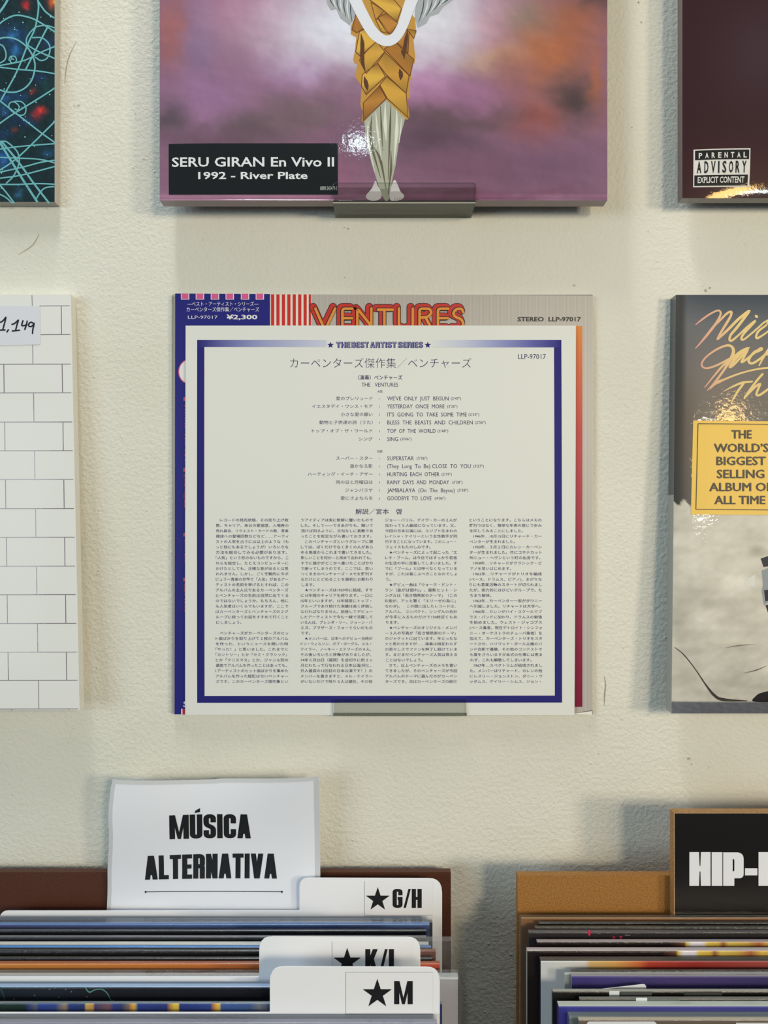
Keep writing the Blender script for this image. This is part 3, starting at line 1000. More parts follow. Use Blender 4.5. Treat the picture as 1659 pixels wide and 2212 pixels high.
def suit_rgb(X, Y):
    X0 = X - SKR(X, Y)
    top = np.stack([np.interp(Y, [637, 700, 800, 900, 1085], [70, 96, 94, 78, 50]), np.interp(Y, [637, 700, 800, 900, 1085], [75, 98, 89, 67, 44]), np.interp(Y, [637, 700, 800, 900, 1085], [82, 102, 86, 57, 40])], -1)  # upper print gradient, with the wrap's grey sheen partly painted in
    k = np.clip((X0 - 1462) / 22, .45, 1)
    top = top * k[..., None]
    suit = np.zeros(X.shape + (3,)) + np.array([198, 194, 180.])
    suit += (14 * wob(X * .9 + Y * .4, Y * 1.3, 120, 31))[..., None]
    suit += (6 * wob(X, Y * 2.0, 60, 33))[..., None] * np.array([1, .9, .8])
    for cx, cy, rx, ry, v in ((1500, 1130, 40, 28, -16), (1480, 1165, 40, 16, 14), (1560, 1300, 60, 22, -16), (1600, 1260, 30, 18, 22), (1630, 1190, 18, 12, -45), (1470, 1330, 22, 60, -16), (1600, 1400, 70, 10, -16), (1600, 1470, 60, 16, -18), (1500, 1220, 60, 20, 10), (1480, 1470, 30, 26, -8), (1545, 1352, 40, 12, 8)):
        suit += (v * np.exp(-((X - cx) / rx) ** 2 - ((Y - cy) / ry) ** 2))[..., None]
    edge = 1084 + 6 * np.sin(X * .25) + np.clip((X - 1480) * .16, 0, 20)
    s = np.clip((Y - edge) / 3, 0, 1)[..., None]
    A = top * (1 - s) + suit * s
    band = np.clip((Y - 1514) / 2, 0, 1)[..., None]
    g = np.array([96, 98, 106.]) + (10 * wob(X, Y, 14, 8))[..., None]
    A = A * (1 - band) + g * band
    return A


xs = np.concatenate([np.arange(x0, 1668, 4.0), np.linspace(1675, x1, 14)])
ys = np.concatenate([np.arange(y0, yb, 4.0), [yb]])
Yg, Xg = np.meshgrid(ys, xs, indexing='ij')
Xs = Xg + SKR(Xg, Yg)
A = lin_arr(suit_rgb(Xs, Yg))
mb.grid([[pg.P(Xs[j, i], ys[j]) for i in range(len(xs))] for j in range(len(ys))],
        [[(float(A[j, i, 0]), float(A[j, i, 1]), float(A[j, i, 2]), 1.) for i in range(len(xs))] for j in range(len(ys))], WRINK)
fc = [(x0, y0), (x1, y0), (x1 - 9.5, yb), (x0 - 9.5, yb)]
P = [Page(mb, LEAN).P(*p) for p in fc]
B = [(p[0], p[1] + .0108, p[2]) for p in P]
for a, e, ya, yc, c in ((0, 3, 637, 1075, (52, 56, 60)), (0, 3, 1075, 1541, (150, 152, 146))):
    t0, t1 = (ya - 637) / 904, (yc - 637) / 904
    lp = lambda A_, B_, t: tuple(A_[i] + (B_[i] - A_[i]) * t for i in range(3))
    mb.face([lp(P[0], P[3], t0), lp(B[0], B[3], t0), lp(B[0], B[3], t1), lp(P[0], P[3], t1)], lin(c), EDGE)
mb.face([P[0], P[1], B[1], B[0]], lin((30, 30, 34)), EDGE)
mb.face([P[2], P[3], B[3], B[2]], lin((90, 92, 96)), EDGE)
mb.face([P[1], P[2], B[2], B[1]], lin((60, 60, 60)), EDGE)
mb.face([B[0], B[1], B[2], B[3]], lin((60, 60, 60)), EDGE)
# printed marks of the photo: jacket edge, dark shapes, strap with buckle
pg.ribbon(spline([(1457, 1398), (1476, 1414), (1500, 1445), (1520, 1475), (1540, 1500), (1560, 1510), (1612, 1513)]), [1.2, 2.2, 2, 3, 6, 7, 2], lin((66, 58, 54)), GLOSS, 1, caps=False)
pg.ribbon(spline([(1562, 1398), (1590, 1393), (1625, 1390)]), [.5, 2.4, .5], lin((120, 112, 104)), GLOSS, 1, caps=False)
pg.ribbon(spline([(1602, 1452), (1628, 1446), (1652, 1436)]), [.5, 2.8, .5], lin((112, 102, 94)), GLOSS, 1, caps=False)
pg.poly(spline([(1624, 1514), (1630, 1502), (1645, 1494), (1700, 1484), (1700, 1515), (1660, 1516)], 4, closed=True), lin((34, 28, 28)), GLOSS, 1)
pg.poly([(1638, 1206), (1655, 1200), (1720, 1196), (1720, 1222), (1660, 1222), (1644, 1224)], lin((58, 58, 62)), GLOSS, 1)
pg.poly([(1640, 1232), (1656, 1225), (1720, 1222), (1720, 1290), (1668, 1292), (1645, 1306), (1640, 1276), (1643, 1262)], lin((150, 156, 160)), GLOSS, 1)
pg.poly([(1645, 1274), (1720, 1262), (1720, 1288), (1668, 1292), (1648, 1298)], lin((52, 48, 50)), GLOSS, 1.4)
pg.poly([(1648, 1306), (1720, 1290), (1720, 1340), (1662, 1345)], lin((58, 46, 42)), GLOSS, 1.2)
pg.poly([(1603, 1258), (1612, 1248), (1626, 1240), (1626, 1266), (1608, 1266)], lin((224, 222, 214)), GLOSS, 1)
# gold script lettering
KX = 219 / 1659
H_ = lambda u, v: (1440 + u * KX, 620 + v * KX)


def gold(x, y):
    t = min(1, max(0, (x - 1498) / 90.0))
    a, b = np.array([222, 158, 148]), np.array([236, 206, 138])
    return lin(tuple(a + (b - a) * t))


SCRIPT = [([(460, 625), (560, 545), (680, 460), (800, 400), (855, 405), (860, 470), (790, 600), (700, 720), (580, 870), (455, 1015)], [2, 4, 4, 4, 4, 4.5, 5, 6, 5, 2]),
          ([(720, 690), (850, 560), (960, 450), (1035, 415), (1030, 480), (960, 600), (860, 760), (805, 865), (850, 830), (1000, 690), (1150, 540), (1320, 410), (1260, 500), (1120, 680), (1020, 800), (1000, 880), (1040, 890), (1150, 800)], [3, 4.5, 5, 5, 5, 5.5, 5, 4, 5, 6, 6, 6, 6, 6, 5.5, 5, 5, 4]),
          ([(1150, 800), (1280, 680), (1415, 575), (1340, 660), (1230, 780), (1190, 860), (1230, 875), (1340, 790), (1480, 670), (1560, 600), (1640, 560), (1600, 640)], [4, 5, 5, 5.5, 5, 5, 4, 4, 4, 4, 4, 3]),
          ([(1600, 640), (1470, 740), (1430, 830), (1460, 850), (1560, 790), (1700, 690)], [4, 5, 5, 5, 4, 4]), ([(1440, 488), (1450, 500)], 6),
          ([(1650, 600), (1720, 780)], 5),
          ([(990, 1190), (800, 1290), (640, 1340), (560, 1310), (560, 1240), (640, 1140), (800, 1030), (960, 970), (1040, 1000), (1060, 1080), (1010, 1200), (900, 1380), (760, 1570), (640, 1700)], [4, 4.5, 4, 4, 4, 4, 4.5, 5, 6, 7, 7, 5, 4.5, 2]),
          ([(600, 1650), (760, 1450), (900, 1290), (1080, 1150), (1200, 1060), (1300, 1015), (1220, 1060), (1080, 1200), (1000, 1320), (1060, 1290), (1200, 1140), (1290, 1040), (1230, 1160), (1190, 1240), (1240, 1220), (1380, 1110), (1500, 1020), (1520, 1040), (1440, 1080)], [2, 4, 5, 6, 6, 5, 6, 7, 5, 5, 5, 5, 5, 5, 5, 5, 5, 4, 4]),
          ([(1520, 1030), (1400, 1080), (1310, 1200), (1330, 1260), (1400, 1250), (1540, 1150), (1720, 980)], [4, 5, 6, 5.5, 5, 5, 6]), ([(1650, 1000), (1560, 1140), (1475, 1300)], [4, 5, 3]), ([(1600, 1120), (1720, 1100)], 5),
          ([(680, 1690), (760, 1600), (830, 1560), (900, 1530), (1100, 1450), (1300, 1390), (1500, 1350), (1720, 1330)], [1, 5, 7, 4.5, 4, 3.5, 4, 4]),
          ([(900, 1720), (1050, 1640), (1200, 1580), (1360, 1560)], [1.5, 4, 5, 4]), ([(1230, 1580), (1150, 1690), (1080, 1800), (1020, 1910)], [5, 5, 5, 2.5]),
          ([(1530, 1440), (1450, 1530), (1330, 1690), (1240, 1820), (1300, 1760), (1420, 1640), (1490, 1600), (1460, 1680), (1430, 1770), (1480, 1780), (1600, 1700), (1720, 1600)], [5, 5, 5, 4.5, 4, 5, 5, 5, 5, 5, 5, 5])]
for k, (pts, w) in enumerate(SCRIPT):
    pg.ribbon([H_(*p) for p in spline(pts, 7)], w, gold, GLOSS, 1.5 + .1 * (k % 4))
mb.build('cover', root)
mb = MB()
pg = Skew(mb, (637, 0.5638, 1541, 0.5488), bul)
ST = lin((232, 190, 74))
XA = 1491
a = [(1495, 909), (1760, 913), (1756, 1113), (1490, 1111)]
for j in range(6):
    for i in range(8):
        q = lambda u, v: tuple((1 - v) * ((1 - u) * a[0][k] + u * a[1][k]) + v * ((1 - u) * a[3][k] + u * a[2][k]) for k in (0, 1))
        pg.quad([q(i / 8, (j + 1) / 6), q((i + 1) / 8, (j + 1) / 6), q((i + 1) / 8, j / 6), q(i / 8, j / 6)], ST, CARD, 1)
BK = lin((34, 26, 14))
BD = [(1760, 919.5), (1505, 916), (1500.5, 1100), (1756, 1102.5)]
for (xa, ya), (xb, yb_) in zip(BD, BD[1:]):
    pg.ribbon([(xa + (xb - xa) * t, ya + (yb_ - ya) * t) for t in np.linspace(0, 1, 24)], 1.6, BK, CARD, 3, caps=False)
for s, xa, xb, yc in (('THE', 1575, 1619, 948), ("WORLD’S", 1538, 1655, 977), ('BIGGEST', 1543, 1649, 1005), ('SELLING', 1544, 1646, 1033), ('ALBUM OF', 1528, 1663, 1061), ('ALL TIME', 1539, 1648, 1089)):
    for q, (dx, dy) in enumerate(((0, 0), (.9, .5), (1.8, 0), (.9, -.5))):
        pg.text(s, BK, CARD, 3 + .3 * q, xa + dx, xb - 1.8 + dx, base=yc + dy, em=25.5)
mb.build('gold_sticker', root)['label'] = 'gold sticker with black capitals'

# ------------------------------------------------------------------ centre: silver sleeve with blue obi strip
d = 0.5705
x0, y0, x1, yb = 373, 635, 1281, 1543
root = thing('record_sleeve', 'silver grey record sleeve with red and orange title lettering behind the white lyric sheet', 'record', (wx(827, d), d - D0, wz(yb, d)), 'record covers displayed on the wall')
mb = MB()
SIL = lin((196, 189, 180))
RIB = mat('ribbed_silver_card', 0.42, spec=0.5, speckle=None)
nt = RIB.node_tree
b_ = nt.nodes['Principled BSDF']
tc = nt.nodes.new('ShaderNodeTexCoord')
wv = nt.nodes.new('ShaderNodeTexWave')
wv.bands_direction = 'X'
wv.inputs['Scale'].default_value = 300
wv.inputs['Distortion'].default_value = 0.0
nt.links.new(tc.outputs['Object'], wv.inputs['Vector'])
rp = nt.nodes.new('ShaderNodeValToRGB')
rp.color_ramp.elements[0].color = (.74, .74, .74, 1)
rp.color_ramp.elements[1].color = (1.0, 1.0, 1.0, 1)
nt.links.new(wv.outputs['Fac'], rp.inputs['Fac'])
mx = nt.nodes.new('ShaderNodeMix')
mx.data_type = 'RGBA'
mx.blend_type = 'MULTIPLY'
mx.inputs[0].default_value = 1
vc = [n for n in nt.nodes if n.type == 'VERTEX_COLOR'][0]
nt.links.new(vc.outputs['Color'], mx.inputs[6])
nt.links.new(rp.outputs['Color'], mx.inputs[7])
nt.links.new(mx.outputs[2], b_.inputs['Base Color'])
pg = Page(mb, d)
fp = [(x0, yb), (374, y0), (x1, 638), (1280, 1534), (1244, 1540), (1240, yb)]
pg.poly(fp, SIL, RIB, 0)
sleeve_sides(mb, x0, y0 + 2, 1280, yb, d, 0.0038, lin((205, 200, 190)), CARD)
pg.quad([(1240, 1543), (1279, 1544), (1279, 1536), (1240, 1541)], lin((236, 233, 224)), PAPER, .5)
for x in (374.2, 375.8, 377.2):
    pg.ribbon([(x, 640), (x - 1.6, 1540)], .6, lin((132, 128, 122)), PAPER, 1, caps=False)
RD = lin((206, 44, 34))
pg.rect(583, 636, 673, 725, lin((232, 226, 214)), CARD, 1)
for u0, u1 in ((783, 805), (820, 842), (858, 880), (895, 917), (932, 954), (970, 992), (1007, 1029), (1043, 1059)):
    pg.rect(340 + u0 / 3.19, 636, 340 + u1 / 3.19, 725, RD, CARD, 2)
# outlined two-tone title
VM = lambda p: (650 + p[0] * .223, 630 + p[1] * .223)
RED, ORG, OUT = lin((196, 50, 44)), lin((226, 146, 54)), lin((30, 16, 18))
TT = [[[(112, 148), (200, 345)], [(305, 148), (212, 345)]],
      [[(470, 150), (375, 150), (375, 345), (470, 345)], [(375, 242), (468, 242)]],
      [[(520, 345), (520, 150), (640, 300), (650, 345)], [(655, 345), (655, 148)]],
      [[(718, 160), (862, 160)], [(782, 165), (782, 360)]],
      [[(922, 148), (922, 320), (970, 350), (1020, 350), (1056, 320), (1056, 148)]],
      [[(1122, 360), (1122, 150), (1220, 150), (1240, 190), (1200, 232), (1130, 236)], [(1180, 236), (1240, 350)]],
      [[(1400, 150), (1300, 150), (1300, 345), (1400, 345)], [(1300, 242), (1395, 242)]],
      [[(1545, 185), (1530, 150), (1480, 150), (1445, 190), (1460, 225), (1530, 255), (1548, 300), (1520, 345), (1450, 345)]]]
for k, lt in enumerate(TT):
    paths = [fillet([VM(p) for p in q], 6, 5) for q in lt]
    for ii, (dx, dy, w, c) in enumerate(((1.5, 0, 17.5, OUT), (1.5, 0, 14.6, RED), (5.5, 3.2, 8.0, OUT), (6.1, 3.7, 5.6, ORG))):
        for jj, q in enumerate(paths):
            pg.ribbon([(x + dx, y + dy) for x, y in q], w, c, CARD, 3 + ii * 1.6 + jj * .7)
pg.text('STEREO  LLP-97017', lin((30, 26, 26)), CARD, 2, 1118, 1255, base=694, em=13, bold=.03)
pg.vgrad(1238, 1258, [(704, lin((218, 132, 40))), (810, lin((206, 88, 40))), (930, lin((190, 44, 44))), (1050, lin((178, 30, 60))), (1250, lin((150, 10, 70))), (1527, lin((126, 0, 52)))], CARD, 1)
mb.build('sleeve', root)
mb = MB()
pg = Page(mb, d - .0004)
OB = lin((30, 28, 122))
pg.poly([(377, 1543), (378.5, 634), (583, 635), (583, 1543)], OB, CARD, 0)
WT, PK = lin((232, 230, 228)), lin((222, 92, 150))
for xa in (392.5, 424.5, 457, 489, 522, 554):
    pg.rect(xa - 1.6, 634.5, xa + 16.4, 647, WT, CARD, 1)
    pg.rect(xa, 634.5, xa + 14.4, 646.2, PK, CARD, 2)
pg.text('―ベスト・アーティスト・シリーズ―', WT, CARD, 1, 405, 558, base=660.6, em=11)
pg.text('カーペンターズ傑作集／ベンチャーズ', WT, CARD, 1, 403, 560, base=672.6, em=11)
pg.text('LLP-97017', WT, CARD, 1, 406, 470, base=688.5, em=9.5)
pg.text('¥2,300', WT, CARD, 1, 489, 556, base=689.5, em=13.5, bold=.03)
PK2 = lin((216, 96, 110))
pg.disc(414, 803, 29, PK2, CARD, 1, n=40)
pg.disc(414, 803, 27, WT, CARD, 2, n=40)
for yq, s, y1_ in ((862, 'ハーティング・イーチ・アザー', 1000), (1015, '雨の日と月曜日は', 1098), (1155, 'ジャンバラヤ', 1222), (1252, '愛にさよならを', 1326)):
    pg.rect(396.5, yq - 4, 406, yq + 4, PK2, CARD, 1)
    n = len(s)
    for i, c in enumerate(s):
        pg.text(c, PK2, CARD, 1, 396.5, None, base=yq + 12 + (y1_ - yq - 10) * (i + .5) / n, em=10, xem=10.5)
pg.text('S', WT, CARD, 1, 396, 406, base=1527, em=17, bold=.03)
pg.rect(391.5, 1531, 394, 1543, WT, CARD, 1)
pg.rect(394, 1531, 406, 1543, lin((190, 40, 70)), CARD, 1)
o = mb.build('obi_strip', root)
o['label'] = 'dark blue paper strip with white Japanese lettering'

# ------------------------------------------------------------------ the white lyric sheet
d = 0.568
sh = MB()
SHEET = lin((228, 229, 222))
pg = Page(sh, d, lambda x, y: 0.0007 * math.sin((y - 700) / 845 * math.pi) + .0009 * max(0, (720 - y) / 20 - .2 - abs(x - 822) / 900))
xs, ys = np.linspace(0, 1, 15), np.linspace(0, 1, 25)
paint_pts = [[pg.P(401 + (1244 - 401) * u + (-1 - 2 * u) * v, 703.5 + (841 + 0.5 * u) * v, 0) for u in xs] for v in ys]
sh.grid(paint_pts, [[SHEET] * len(xs) for _ in ys], PAPER)
bkp = [[(p[0], p[1] + .0003, p[2]) for p in r[::-1]] for r in paint_pts]
sh.grid(bkp, [[SHEET] * len(xs) for _ in ys], PAPER)
NV = lin((32, 30, 116))


def vr(xa, xb, xc, xd, n=12):      # vertical bar, top (xa,xb) to bottom (xc,xd)
    for i in range(n):
        u, v = i / n, (i + 1) / n
        ya, yc = 735 + 782 * u, 735 + 782 * v
        pg.quad([(xa + (xc - xa) * v, yc), (xb + (xd - xb) * v, yc), (xb + (xd - xb) * u, ya), (xa + (xc - xa) * u, ya)], NV, PAPER, 1)


vr(426, 441.5, 426, 442)
vr(1196.5, 1212.5, 1198.5, 1214)
pg.quad([(426, 1518), (1214, 1517.5), (1214, 1502.5), (426, 1503.5)], NV, PAPER, 1.2)
g = lambda r_, g_, b_: lin((r_, g_, b_))
pg.hgrad(734.5, 749.5, [(426, NV), (441, g(52, 50, 128)), (500, g(112, 116, 174)), (560, g(150, 156, 198)), (705, g(203, 207, 222))], PAPER, 1.3)
pg.hgrad(734.5, 750.5, [(935, g(222, 224, 224)), (1000, g(196, 202, 222)), (1080, g(146, 152, 200)), (1150, g(96, 98, 170)), (1196, g(60, 58, 140)), (1212.5, NV)], PAPER, 1.3)
IK = lin((34, 32, 88))
pg.star(714, 745.5, 7.6, NV, PAPER, 1)
pg.star(924, 745.5, 7.6, NV, PAPER, 1)
bx = 726
for wd, xa, xb in (('THE', 726, 757), ('BEST', 759, 797), ('ARTIST', 799, 857), ('SERIES', 859, 914)):
    block_text(pg, wd, xa, xb, 738.5, 752, NV, PAPER, 1, st=.34, bar=.27, W=.86, gap=.03, inline=(lin((205, 207, 222)), .18, -.05), rad=.22)
pg.text('カーペンターズ傑作集／ベンチャーズ', IK, PAPER, 1, 627, 1018, base=793.5, em=24, bold=-.012)
pg.text('LLP-97017', IK, PAPER, 1, 1119, 1179, base=775.5, em=15.5)
pg.text('（演奏）ベンチャーズ', IK, PAPER, 1, 774, 869, base=819.6, em=10.8, bold=.012)
pg.text('THE   VENTURES', IK, PAPER, 1, 781, 860, base=835.2, em=12.2)
pg.text('A面', IK, PAPER, 1, 815.5, 826, base=848, em=6.5)
pg.text('B面', IK, PAPER, 1, 815.5, 826, base=977.5, em=6.5)
SONGS = [(861, '愛のプレリュード', 726, "WE'VE  ONLY  JUST  BEGUN", 969, "(2'47\")", 974, 996), (878, 'イエスタデイ・ワンス・モア', 674, 'YESTERDAY  ONCE  MORE', 960, "(3'20\")", 966, 988),
         (895.5, '小さな愛の願い', 736, "IT'S  GOING  TO  TAKE  SOME  TIME", 1008, "(2'33\")", 1012, 1035), (912.7, '動物と子供達の詩（うた）', 690, 'BLESS  THE  BEASTS  AND  CHILDREN', 1021, "(2'56\")", 1026, 1049),
         (931, 'トップ・オブ・ザ・ワールド', 674, 'TOP  OF  THE  WORLD', 941, "(2'48\")", 945, 968), (948.5, 'シング', 775, 'SING', 860, "(3'06\")", 865, 889),
         (990, 'スーパー・スター', 726, 'SUPERSTAR', 894, "(3'36\")", 900, 923), (1007, '遥かなる影', 756, '(They  Long  To  Be) CLOSE  TO  YOU', 1017, "(3'27\")", 1022, 1045),
         (1024.5, 'ハーティング・イーチ・アザー', 665, 'HURTING  EACH  OTHER', 949, "(2'39\")", 954, 976), (1041.7, '雨の日と月曜日は', 726, 'RAINY  DAYS  AND  MONDAY', 970, "(3'28\")", 976, 999),
         (1059, 'ジャンバラヤ', 746, 'JAMBALAYA  (On  The  Bayou)', 982, "(3'38\")", 988, 1011), (1076.3, '愛にさよならを', 736, 'GOODBYE  TO  LOVE', 932, "(4'06\")", 939, 962)]
for i, (yc, jp, jx, en, ex, tm, ta, tb) in enumerate(SONGS):
    pg.text(jp, IK, PAPER, 1, jx, 805, base=yc + 3.2, em=9.0)
    pg.text(str(i % 6 + 1), IK, PAPER, 1, 818.8, None, base=yc + 2.6, em=6.2, xem=4.6)
    pg.text(en, IK, PAPER, 1, 836.5, ex, base=yc + 4.2, em=12.2)
    pg.text(tm, IK, PAPER, 1, ta, tb, base=yc + 2.8, em=8.2)
pg.text('解説／宮本　啓', IK, PAPER, 1, 768, 869, base=1109.8, em=13.0, bold=.004)
NOTES = ['''　レコードの発売状態、その売り上げ枚
数、キャリア、来日の要望度、入場券の
売れ具合、リクエスト・カードの数、音楽
雑誌への登場回数などなど……アーティ
ストの人気を占うには以上のような（も
っと他にもあるでしょうが）いろいろな
方法を総合してみる必要があります。
「人気」という形のないものですから、こ
れらを総合し、たとえコンピューターに
かけたとしても、正確な答が出るとは思
われません。しかし、ごく客観的に今ポ
ピュラー音楽の世界で「人気」があるアー
ティストの名前を挙げるとすれば、この
アルバムの主人公であるカーペンターズ
とベンチャーズの名前は自然に出てくる
のではないでしょうか。もちろん、他に
も人気者はいくらでもいますが、ここで
はカーペンターズとベンチャーズの２グ
ループに絞ってお話をすすめて行くこと
にしましょう。

　ベンチャーズがカーペンターズのヒッ
ト曲ばかりを取り上げて１枚のアルバム
を作った、というニュースを聞いた時
「やった！」と思いました。これまでに
「カントリー」とか「セミ・クラシック」
とか「クリスマス」とか、ジャンル別の
選曲でアルバムを作ったことはあっても、
1アーティストのヒット曲ばかりを集めた
アルバムを作った経験はないベンチャー
ズです。このカーペンターズ傑作集とい''', '''うアイディアは実に新鮮に響いたもので
した。そして――できあがりも、聞いて
頂けば判るように、文句なしに素敵であ
ったことを蛇足ながら書いておきます。
　このベンチャーズというグループに関
しては、ぼくだけでなく多くの人があら
ゆる角度からこれまで書いてきました。
新しいことを何か―と改めて云われても、
すでに誰かがどこかへ書いたことばかり
で困ってしまうのです。ここでは、思い
つくままのベンチャーズ・メモを羅列す
るだけにとどめることを最初にお断わり
します。
　★ベンチャーズは1959年に結成、すで
に15年間のキャリアを誇ります。一口に
15年といいますが、15年間常にトップ・
グループであり続けた実績は高く評価し
なければなりません。前後してデビュー
したアーティストで今も一線で活躍して
いる人は、ブレンダ・リー、ジョーン・バ
エズ、ブラザース・フォーぐらいのもの
です。
　★メンバーは、日本へのデビュー当時が
ドン・ウィルソン、ボブ・ボーグル、メル・
テイラー、ノーキー・エドワーズの４人。
その後いろいろと移動がありましたが、
74年６月25日（福岡）を皮切りに約３ヶ
月にわたって行なわれる日本公演(何と、
外人最高の12回目の日本公演です！）の
メンバーを書きますと、メル・テイラー
がいないだけで残り３人は健在、その他''', '''ジョー・バリル、デイヴ・カーの２人が
加わって５人編成になっています。又、
今回の日本公演には、エジプト生まれの
レイシャ・ケイリーという女性歌手が同
行することになっています。このニュー・
フェイスもたのしみです。
　★ベンチャーズによって起こった〝エ
レキ・ブーム〟は今日ではすっかり若者
の生活の中に定着してしまいました。す
でに「ブーム」とは呼べなくなっていま
すが、これは喜こぶべきことなのでしょ
う。
　★デビュー曲は「ウォーク・ドント・
ラン（急がば廻れ)」、最新ヒット・シ
ングルは「若き情熱家のテーマ」（この
Ｂ面が、アッと驚く「エリーゼの為に」
なのダ)。　この間に出したレコードは、
アルバム、コンパクト、シングルの合計
が今手に入るものだけで150枚近くもあ
ります。
　★ベンチャーズのオリジナル・メンバ
ー３人の写真が「若き情熱家のテーマ」
のジャケットに出ています。年とったな
ァと思わせますが……演奏は相変わらず
の若々しさでファンを魅了し続けていま
す。まだまだベンチャーズ人気は衰える
ことはないでしょう。
　さて、以上ベンチャーズのメモを書い
てきましたが、そのベンチャーズが今回
アルバムのテーマに選んだのがカーペン
ターズです。次はカーペンターズの紹介''', '''ということになります。こちらはメモの
羅列ではなく、簡単な年表の感じで歩み
を印してみることにしました。
　1946年…10月15日にリチャード・カー
ペンターが生まれました。
　1950年…３月２日にカレン・カーペン
ターが生まれました。共にコネチカット
州ニュー・ヘヴンという町の出身です。
　1958年…リチャードがクラシック・ピ
アノを習いはじめます。
　1962年…リチャードがトリオを編成
(ベース、ドラムス、ピアノ)、まがりな
りにも音楽活動のスタートが切られまし
たが、実力的にはひどいグループで、た
ちまち解体。
　1963年…カーペンター一家がダウニー
へ引越しました。リチャードは大学へ。
　1966年…カレンがハイ・スクールでブ
ラス・バンドに加わり、ドラムスの勉強
を始めました。ウェスト・ジャコブス
(ベース奏者、現在デトロイト・シンフォ
ニー・オーケストラのチューバ奏者）を
加えて、カーペンターズ・トリオをスタ
ートさせ、ハリウッド・ボール主催のバ
ンド合戦で優勝、その他のコンテストで
も賞をさらいますが本式の仕事には恵ま
れず、これも解散してしまいます。
　1967年…スペクトラムが結成されまし
た。メンバーはリチャード、カレンの他
にレスリー・ジョンストン、ダニー・ウ
ッダムス、ゲイリー・シムス、ジョン・''']
for txt, xa, xb, dx in zip(NOTES, (467, 650.5, 832, 1013.5), (623.5, 805.5, 987, 1169.5), (-.9, -1.1, .2, 1.6)):
    for r_, line in enumerate(txt.split('\n')):
        if not line.strip():
            continue
        y = 1123.3 + 11.62 * r_ + 2.9
        off = dx * r_ / 30.0
        vs_, _ = glyphs(line)
        hi, lo = max(v[0] for v in vs_), min(v[0] for v in vs_)
        xem = (xb - xa) / 18.0
        ind = line.startswith('　')
        if hi > 15.6:
            pg.text(line, IK, PAPER, 1, xa + off + (xem if ind else 0), xb + off - (3 if line[-1] in '。、・」' else 0), base=y, em=7.6, bold=.006)
        else:
            pg.text(line, IK, PAPER, 1, xa + off, None, base=y, em=7.6, xem=xem, bold=.006)
o = sh.build('lyric_sheet')
tag(o, 'white lyric sheet with navy border and dense Japanese text leaning on the silver sleeve', 'lyric sheet')

# ------------------------------------------------------------------ counter and bins below
CT = -0.642
mb = MB()
WOOD = mat('dark_counter_wood', 0.5, speckle=(30, .8, 1.1))
root = thing('display_counter', 'dark wooden counter under the record bins', 'counter', (0.1, -0.25, FLOOR_Z))
mb.box(-0.75, 1.0, -0.5, -0.005, CT - 0.03, CT, lin((70, 52, 40)), WOOD)
mb.build('counter_top', root)
for xx in (-0.72, 0.94):
    for yy in (-0.47, -0.06):
        mb = MB()
        mb.box(xx, xx + .045, yy, yy + .045, FLOOR_Z, CT - .03, lin((60, 44, 34)), WOOD)
        mb.build('leg', root)


def bin_(label, px_l, px_r, y_top, d, th, col, inner_h):
    """a hardboard record bin: tall back panel, low sides and front, bottom"""
    X0, X1 = wx(px_l, d), wx(px_r, d)
    Zt = wz(y_top, d)
    ya = d - D0
    root = thing('record_bin', label, 'record bin', ((X0 + X1) / 2, ya - .1, CT))
    mb = MB()
    mb.box(X0, X1, ya, ya + th, CT, Zt, col, MDF)
    mb.build('back_panel', root)
    mb = MB()
    X0, X1 = X0 - .012, X1 + .012
    mb.box(X0, X1, -0.455, ya, CT, CT + .006, col, MDF)
    mb.build('bottom_panel', root)
    for xa, xb in ((X0, X0 + .006), (X1 - .006, X1)):
        mb = MB()
        mb.box(xa, xb, -0.455, ya, CT + .006, -0.50, col, MDF)
        mb.build('side_panel', root)
    mb = MB()
    mb.box(X0 + .006, X1 - .006, -0.455, -0.449, CT + .006, -0.50, col, MDF)
    mb.build('front_panel', root)
    return root


bin_('dark brown hardboard record bin behind the white genre sheet', -170, 974, 1884, .558, .006, lin((84, 45, 29)), 0)
bin_('tan hardboard record bin behind the black genre sign', 1118, 2240, 1891, .526, .006, lin((166, 115, 56)), 0)
ZB = CT + .007


